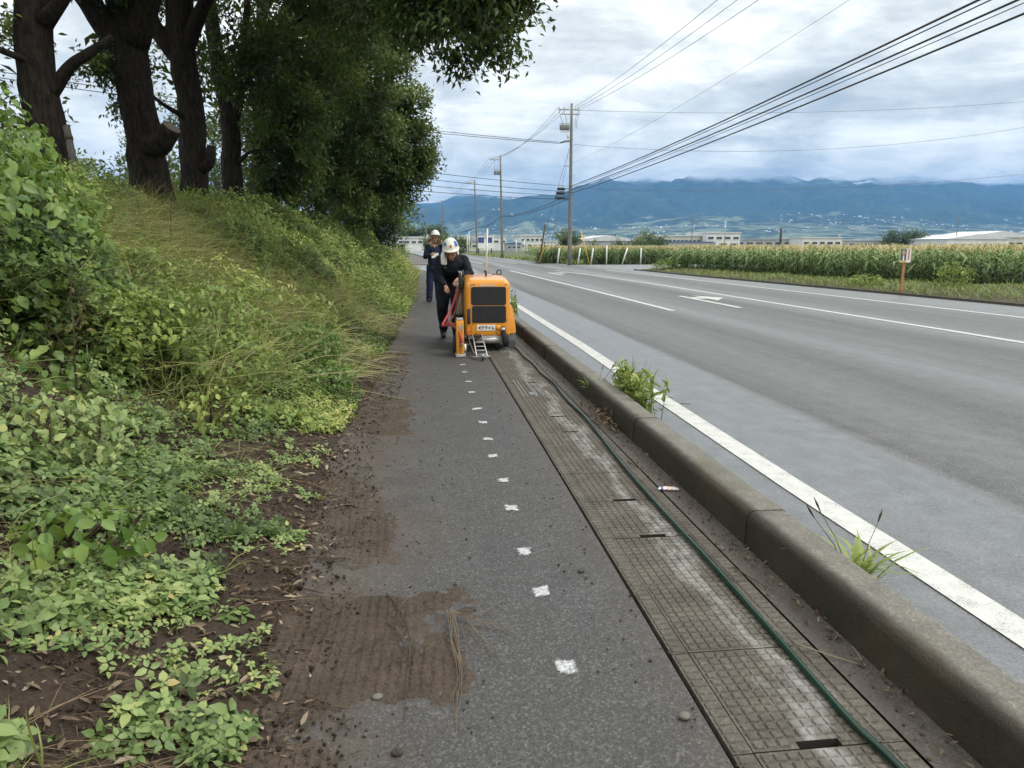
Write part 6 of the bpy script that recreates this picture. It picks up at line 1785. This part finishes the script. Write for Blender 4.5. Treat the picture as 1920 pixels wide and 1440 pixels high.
remeshed('trousers', [('c', (.285, 19.0, .98), .145, (.285, 19.0, .86), .15), ('c', (.205, 19.0, .86), .108, (.18, 18.98, .48), .090), ('c', (.18, 18.98, .48), .088, (.16, 19.0, .08), .082), ('c', (.365, 19.01, .86), .108, (.385, 19.0, .48), .090), ('c', (.385, 19.0, .48), .088, (.40, 19.05, .08), .082)], .012, M_NAVY, p2, 3, .022, 8)
for (fx, fy) in ((.155, 18.97), (.40, 19.02)):
    remeshed('shoe', [('c', (fx, fy + .06, .05), .046, (fx - .01, fy - .12, .040), .038), ('c', (fx, fy + .05, .05), .045, (fx, fy + .04, .10), .045)], .009, M_BOOT, p2, 2)
hm = helmet(p2, (HC[0] + .002, HC[1] + .012, HC[2] + .072), R(-10), R(2), M_HELM)
W(MB().tube([(HC[0] - .085, HC[1], HC[2] + .05), (HC[0] - .075, HC[1] - .05, HC[2] - .08), (HC[0] - .01, HC[1] - .085, HC[2] - .125), (HC[0] + .065, HC[1] - .05, HC[2] - .08), (HC[0] + .085, HC[1], HC[2] + .05)], .006, 6), 'chin_strap', M_BLK, hm)
W(MB().tube([(.30, 18.865, 1.42), (.345, 18.83, 1.30), (.335, 18.81, 1.20)], .010, 6), 'lanyard', M_STRAP, p2)
W(MB().box((.395, 18.845, 1.29), (.42, 18.855, 1.34)), 'pocket_flap', M_NAVY, p2)
ph = W(MB().box((.462, 18.80, 1.50), (.474, 18.87, 1.645)), 'phone', M_BLK, thing('mobile_phone', 'black mobile phone held to the ear of the standing worker', 'phone', (.468, 18.83, 1.50)), .003)
cb = thing('paper_sheets', 'white paper sheets held at the chest of the standing worker', 'paper', (.31, 18.66, 1.12))
W(MB().add([(.24, 18.68, 1.10), (.42, 18.66, 1.16), (.40, 18.70, 1.24), (.23, 18.72, 1.19), (.24, 18.684, 1.10), (.42, 18.664, 1.16), (.40, 18.704, 1.24), (.23, 18.724, 1.19)], [(0, 1, 2, 3), (7, 6, 5, 4), (0, 4, 5, 1), (1, 5, 6, 2), (2, 6, 7, 3), (3, 7, 4, 0)]), 'top_sheet', M_CARD, cb)
W(MB().add([(.30, 18.70, 1.12), (.39, 18.69, 1.12), (.385, 18.72, .90), (.345, 18.72, .88), (.30, 18.703, 1.12), (.39, 18.693, 1.12), (.385, 18.723, .90), (.345, 18.723, .88)], [(0, 1, 2, 3), (7, 6, 5, 4), (0, 4, 5, 1), (1, 5, 6, 2), (2, 6, 7, 3), (3, 7, 4, 0)]), 'hanging_sheet', M_CARD, cb)

# operator bending over the machine
p1 = thing('person', 'worker in dark clothes and striped helmet bending over the orange machine', 'person', (.39, 11.2, 0))
HC = (.418, 10.83, 1.315)
fwd1, up1 = (-.10, -.80, -.58), (-.10, -.58, .80)
rh, lh = (.345, 10.76, .79), (.475, 10.66, .90)
f_r, t_r = curled(rh, (.25, -.75, -.5), (.85, .3, .1), (.3, .3, -.9)); f_l, t_l = curled(lh, (-.1, -.75, -.55), (.9, 0, .1), (0, .3, -.9))
body = [('e', Vector(HC) + Vector(up1) * .03, (.076, .098, .095))] + head_parts(HC, fwd1, up1)[1:] + [('c', (.42, 10.98, 1.20), .052, (.42, 10.89, 1.28), .05), ('c', (.42, 11.36, .92), .13, (.43, 11.06, 1.18), .14),
        ('c', (.36, 11.38, .88), .085, (.29, 11.28, .50), .06), ('c', (.29, 11.28, .50), .055, (.31, 11.48, .10), .04), ('c', (.49, 11.36, .88), .085, (.50, 11.12, .48), .06), ('c', (.50, 11.12, .48), .055, (.485, 11.0, .10), .04),
        ('c', (.265, 11.05, 1.20), .055, (.235, 11.0, .95), .042), ('c', (.235, 11.0, .95), .04, (.33, 10.80, .825), .028), ('c', (.60, 11.04, 1.20), .055, (.675, 10.90, 1.00), .042), ('c', (.675, 10.90, 1.00), .04, (.50, 10.70, .925), .028)]
body += hand_parts((.33, 10.80, .825), rh, f_r, t_r) + hand_parts((.50, 10.70, .925), lh, f_l, t_l)
b1 = remeshed('body', body, .0085, M_SKIN, p1, 2)
face_bits(b1, HC, fwd1, up1, (1, -.12, 0))
remeshed('jacket', [('c', (.42, 11.38, .92), .155, (.425, 11.2, 1.06), .165), ('e', (.43, 11.08, 1.14), (.21, .19, .18)), ('c', (.27, 11.05, 1.19), .085, (.60, 11.04, 1.19), .085), ('c', (.42, 11.0, 1.19), .08, (.42, 10.94, 1.235), .066),
        ('c', (.262, 11.05, 1.19), .085, (.232, 11.0, .95), .068), ('c', (.232, 11.0, .95), .066, (.315, 10.83, .845), .047), ('c', (.61, 11.04, 1.19), .085, (.685, 10.90, 1.00), .068), ('c', (.685, 10.90, 1.00), .066, (.535, 10.74, .945), .047)], .012, M_NAVYD, p1, 3, .024, 5)
remeshed('collar', [('c', (.36, 10.955, 1.225), .022, (.42, 10.905, 1.185), .018), ('c', (.48, 10.955, 1.225), .022, (.43, 10.905, 1.185), .018)], .008, M_NAVYD, p1, 1)
remeshed('trousers', [('c', (.42, 11.38, .96), .15, (.42, 11.37, .86), .155), ('c', (.355, 11.37, .87), .110, (.287, 11.27, .50), .092), ('c', (.287, 11.27, .50), .090, (.31, 11.47, .15), .066), ('c', (.49, 11.35, .87), .110, (.50, 11.11, .48), .092), ('c', (.50, 11.11, .48), .090, (.485, 11.01, .15), .066)], .012, M_NAVYD, p1, 3, .024, 9)
for (fx, fy) in ((.305, 11.44), (.485, 10.97)):
    remeshed('boot', [('c', (fx, fy + .06, .05), .048, (fx - .005, fy - .12, .042), .040), ('c', (fx, fy + .05, .05), .050, (fx, fy + .03, .22), .058)], .009, M_BOOT, p1, 2)
hm = helmet(p1, Vector(HC) + Vector(up1) * .078 + Vector((0, .02, 0)), R(20), R(-5), M_HELM2, True)
W(MB().tube([(.335, 10.85, 1.37), (.345, 10.82, 1.24), (.40, 10.79, 1.180), (.48, 10.82, 1.24), (.50, 10.85, 1.37)], .004, 6), 'chin_strap', M_BLK, hm)
remeshed('towel', [('c', (.325, 10.86, 1.36), .026, (.300, 10.84, 1.26), .034), ('c', (.300, 10.84, 1.26), .036, (.298, 10.84, 1.16), .030), ('c', (.335, 10.87, 1.26), .028, (.33, 10.86, 1.15), .026), ('c', (.325, 10.86, 1.36), .03, (.42, 10.95, 1.36), .03), ('c', (.42, 10.95, 1.36), .03, (.505, 10.87, 1.35), .03), ('c', (.505, 10.87, 1.36), .028, (.515, 10.86, 1.29), .02)], .008, M_TOWEL, p1, 2, .012, 2)
W(MB().box((.315, 10.918, 1.085), (.375, 10.925, 1.098)), 'chest_badge', simple('badge_grey', (.12, .13, .14), .6), p1)
W(MB().tube([(.350, 10.73, .78), (.352, 10.72, .60)], .005, 6), 'control_cable', M_BLK, mach)

# ---------------------------------------------------------------- hose, litter, twigs
M_HOSE = simple('green_hose', (.004, .026, .017), .2, 0, .3, 3, 0, 60, .4)
hp = curve_pts([(1.235, .7, .014), (1.262, 1.2, .014), (1.25, 1.64, .0155), (1.232, 1.85, .0155), (1.238, 2.3, .015), (1.245, 2.95, .015), (1.242, 3.6, .015), (1.252, 4.4, .015), (1.285, 5.2, .015), (1.305, 5.8, .015), (1.292, 6.5, .015), (1.318, 7.3, .016), (1.285, 7.9, .016), (1.296, 8.6, .016), (1.262, 9.2, .016), (1.272, 9.75, .016), (1.262, 10.2, .03), (1.22, 10.55, .10)], 8)
ho = MB().tube([p - Vector((1.25, 1.6, 0)) for p in hp], .0118, 12).build('garden_hose', M_HOSE, None)
ho.location = (1.25, 1.6, 0)
tag(ho, 'long dark green hose lying on the drain covers up to the machine', 'hose')

def wrapper_mat():
    m, nt, b = material('printed_wrapper')
    p = nd(nt, 'ShaderNodeTexCoord').outputs['Object']
    x = nd(nt, 'ShaderNodeSeparateXYZ', None, i0=p).outputs[0]
    n = noise(nt, p, 70, 3, .6)
    c = ramp(nt, n, [(.36, (.55, .22, .12)), (.45, (.62, .50, .45)), (.55, (.66, .66, .68)), (.66, (.50, .14, .16))])
    c = mixc(nt, mapr(nt, x, -.036, -.030, 1, 0), c, (.03, .06, .25)); c = mixc(nt, mapr(nt, x, -.047, -.044, 1, 0), c, (.7, .7, .7))
    setp(nt, b, Base_Color=c, Roughness=.3)
    return m
n_ = 18
U, Vv = np.meshgrid(np.linspace(-.058, .058, n_), np.linspace(-.016, .016, 9), indexing='ij')
Zc = .006 + .012 * (1 - (Vv / .016) ** 2) * (1 - (U / .06) ** 4) + .010 * (VN2.fbm(U * 70 + 3, Vv * 70, 3) - .4)
top = np.stack([U.ravel(), Vv.ravel(), Zc.ravel()], 1); bot = np.stack([U.ravel(), Vv.ravel(), np.full(U.size, .001)], 1)
i = np.arange(n_ * 9).reshape(n_, 9)
Fq = np.stack([i[:-1, :-1].ravel(), i[1:, :-1].ravel(), i[1:, 1:].ravel(), i[:-1, 1:].ravel()], 1)
o = mesh_np('snack_wrapper', np.concatenate([top, bot]), np.concatenate([Fq, Fq[:, ::-1] + n_ * 9]), wrapper_mat(), smooth=True)
o.location = (1.395, 3.96, .006); o.rotation_euler = (0, 0, R(-14))
tag(o, 'crumpled pink and white snack wrapper beside the kerb', 'litter')

def straw(name, label, cat, base, strands, mat):
    t = thing(name, label, cat, base)
    for pts, r_ in strands:
        W(MB().tube(curve_pts([(x, y_, z) for (x, y_, z) in pts], 5), [r_ * (1 - .6 * k / (len(pts) * 5 - 5)) for k in range((len(pts) - 1) * 5 + 1)], 5), 'strand', mat, t)
    return t
r = random.Random(5)
st = []
def strand(ctrl, r_, j=.016):
    r_ *= .72
    st.append(([(x + r.uniform(-j, j), y_ + r.uniform(-j, j) * 1.4, z + r.uniform(0, .012)) for (x, y_, z) in ctrl], r_))
for k in range(9): strand([(.075, 2.63, .02), (.085, 2.42, .022), (.10, 2.22, .018), (.07, 2.05, .012), (.03 + .01 * k, 1.93 - .02 * (k % 3), .006)][:5 - (k % 3)], r.uniform(.0018, .0036))
for k in range(6): strand([(.075, 2.62, .02), (.14, 2.56, .018), (.22 + .03 * (k % 3), 2.48, .012), (.30 + .02 * (k % 2), 2.42, .006)][:4 - (k % 2)], r.uniform(.0016, .003))
for k in range(2): strand([(.19, 2.58, .012), (.25, 2.65, .014), (.31, 2.73, .008)], r.uniform(.0018, .003), .006)
for k in range(7): strand([(.09 + .01 * k, 2.52, .015), (.13 + .012 * k, 2.40, .012), (.17 + .015 * k, 2.28, .005)], r.uniform(.0012, .0024), .02)
straw('straw_bundle', 'splayed bundle of dry straw on the mud patch', 'straw', (.075, 2.55, .0), st, simple('dry_straw', (.135, .100, .070), .85, 0, .45, 15))
straw('dead_twig', 'long curved dead twig lying left of the straw bundle', 'twig', (-.08, 2.3, 0), [([(-.175, 2.83, .01), (-.12, 2.68, .02), (-.075, 2.45, .025), (-.078, 2.2, .02), (-.085, 2.0, .008)], .0032), ([(-.075, 2.33, .022), (-.15, 2.28, .015), (-.2, 2.27, .01)], .0018), ([(-.085, 2.37, .022), (-.12, 2.5, .02), (-.16, 2.58, .012)], .003)], M_TWIG)
straw('dead_twig', 'bent straw stalk lying between the hose and the kerb', 'twig', (1.36, 2.2, 0), [([(1.28, 2.25, .02), (1.36, 2.18, .014), (1.45, 2.1, .012)], .003), ([(1.45, 2.1, .012), (1.455, 2.14, .02), (1.46, 2.2, .03)], .002)], simple('pale_stalk', (.24, .19, .13), .8))
straw('dead_twig', 'thin dark twig in the gutter beside the near kerb block', 'twig', (1.38, 2.75, 0), [([(1.33, 2.9, .01), (1.37, 2.75, .012), (1.40, 2.65, .01)], .003)], M_TWIG)
straw('dead_twig', 'small curved dark twig in the gutter before the wrapper', 'twig', (1.33, 4.4, 0), [([(1.315, 4.55, .01), (1.325, 4.42, .014), (1.345, 4.36, .01)], .004)], M_TWIG)
straw('dead_twig', 'dark twig lying on the road beyond the kerb weed', 'twig', (2.3, 6.2, 0), [([(2.27, 6.22, .012), (2.30, 6.21, .014), (2.36, 6.2, .012)], .005)], M_TWIG)

# muddy patches with tyre lugs pressed into them
def mud_patch(label, x0, x1, y0, y1, seed, hmax=.028, lug=True):
    nx, ny = int((x1 - x0) / .0075), int((y1 - y0) / .0085)
    if (y1 + y0) / 2 > 4: nx, ny = nx // 2, ny // 2
    xs_, ys_ = np.linspace(x0, x1, nx), np.linspace(y0, y1, ny)
    def zf(X, Y):
        u_, v_ = (X - x0) / (x1 - x0) * 2 - 1, (Y - y0) / (y1 - y0) * 2 - 1
        m = 1 - np.maximum(np.abs(u_ * .95) ** 1.8, np.abs(v_) ** 2.2) + (VN.fbm(X * 4 + seed, Y * 4, 5, .6) - .5) * 1.7
        h = hmax * smooth01((m - .25) / .8)
        if lug:
            w = X + .02 * np.sin(Y * 3 + seed)
            t_ = np.clip(2.4 * np.sin(w * 2 * np.pi / .036 + .8 * VN.fbm(X * 3, Y * 3, 2)), -1, 1) * .5 + .5
            l_ = np.clip(2.0 * np.sin(Y * 2 * np.pi / .030 + np.floor(w / .036) * 1.9), -1, 1) * .5 + .5
            lf = .55 * smooth01((m - .45) / .4)
            h = h * (1 - lf + lf * t_ * (.25 + .75 * l_))
        h = h + (VN2.fbm(X * 30, Y * 30, 4, .7) - .5) * .022 * smooth01((m + .1) / .5)
        return h - .0045
    o = grid_mesh('mud_patch', xs_, ys_, zf, M_MUD)
    tag(o, label, 'mud', kind='stuff')
mud_patch('brown mud with tyre lug prints in the foreground', -.66, .20, 2.0, 2.95, 3)
mud_patch('brown mud at the bottom edge of the picture beside the bank', -.78, -.22, 1.2, 2.35, 31)
mud_patch('brown mud beside the bank past the foreground prints', -.72, -.10, 2.95, 4.75, 8, .020)
mud_patch('mud patch along the bank in the middle of the path', -.70, -.06, 5.35, 7.0, 14, .020)
mud_patch('far mud patch before the machine', -.62, -.12, 7.9, 10.6, 21, .018)

# pebbles and crumbs on the path
M_PEB = simple('pebble', (.13, .12, .11), .8, 0, .4, 30)
V0, F0 = [], []
r = np.random.default_rng(9)
n = 700
yy = 1.3 + 8 * r.random(n) ** 1.5; xx = np.where(r.random(n) < .5, r.uniform(-.5, .2, n), np.where(r.random(n) < .5, r.uniform(.55, .83, n), r.uniform(1.35, 1.48, n)))
s_ = r.uniform(.002, .008, n) ** 1.0
oc = np.array([(1, 0, 0), (-1, 0, 0), (0, 1, 0), (0, -1, 0), (0, 0, 1), (0, 0, -1)], float)
V = (np.stack([xx, yy, s_ * .5 + .001], 1)[:, None] + oc[None] * s_[:, None, None] * r.uniform(.6, 1.2, (n, 6, 1))).reshape(-1, 3)
Fo = ((np.arange(n) * 6)[:, None, None] + np.array([(0, 2, 4), (2, 1, 4), (1, 3, 4), (3, 0, 4), (2, 0, 5), (1, 2, 5), (3, 1, 5), (0, 3, 5)])[None]).reshape(-1, 3)
tag(mesh_np('path_crumbs', V, Fo, M_MUD, smooth=True), 'small crumbs of soil and grit scattered on the path', 'grit', kind='stuff')
for k, (lab, x, y_, s) in enumerate((('pale pebble beside the drain in the foreground', .755, 1.92, .016), ('dark clod of soil at the path edge near the drain', .66, 2.95, .012), ('small grey stone on the mud in the foreground', -.17, 2.13, .013), ('dark clod on the path left of the spray marks', -.10, 1.86, .014))):
    bm = bmesh.new(); bmesh.ops.create_icosphere(bm, subdivisions=2, radius=1)
    for v in bm.verts:
        f = .75 + .5 * float(VN.fbm(np.array(v.co.x * 1.5 + k * 5), np.array(v.co.y * 1.5 + v.co.z), 2)); v.co = Vector((v.co.x * s * f * 1.3, v.co.y * s * f, v.co.z * s * f * .7))
    for f in bm.faces: f.smooth = True
    me = bpy.data.meshes.new('pebble'); bm.to_mesh(me); bm.free(); me.materials.append(M_PEB if 'dark' not in lab else M_MUD)
    o = link(bpy.data.objects.new('pebble', me)); o.location = (x, y_, s * .55)
    tag(o, lab, 'stone')

n = 9500
yy = 1.3 + 8.5 * r.random(n) ** 1.8; xx = base_x(yy) + .30 - r.random(n) ** .8 * 1.1
ok = (VN.fbm(xx * 6, yy * 6, 3) > .46)
xx, yy = xx[ok], yy[ok]; n = len(xx)
s_ = r.uniform(.0025, .010, n) * (1 + .9 * (r.random(n) > .95))
zb = np.maximum(bank_z(xx, yy), .006)
V = (np.stack([xx, yy, zb + s_ * .4], 1)[:, None] + oc[None] * s_[:, None, None] * r.uniform(.5, 1.3, (n, 6, 1))).reshape(-1, 3)
Fo = ((np.arange(n) * 6)[:, None, None] + np.array([(0, 2, 4), (2, 1, 4), (1, 3, 4), (3, 0, 4), (2, 0, 5), (1, 2, 5), (3, 1, 5), (0, 3, 5)])[None]).reshape(-1, 3)
tag(mesh_np('soil_clods', V, Fo, M_SOIL, smooth=True), 'loose clods of dark soil along the foot of the bank', 'soil', kind='stuff')
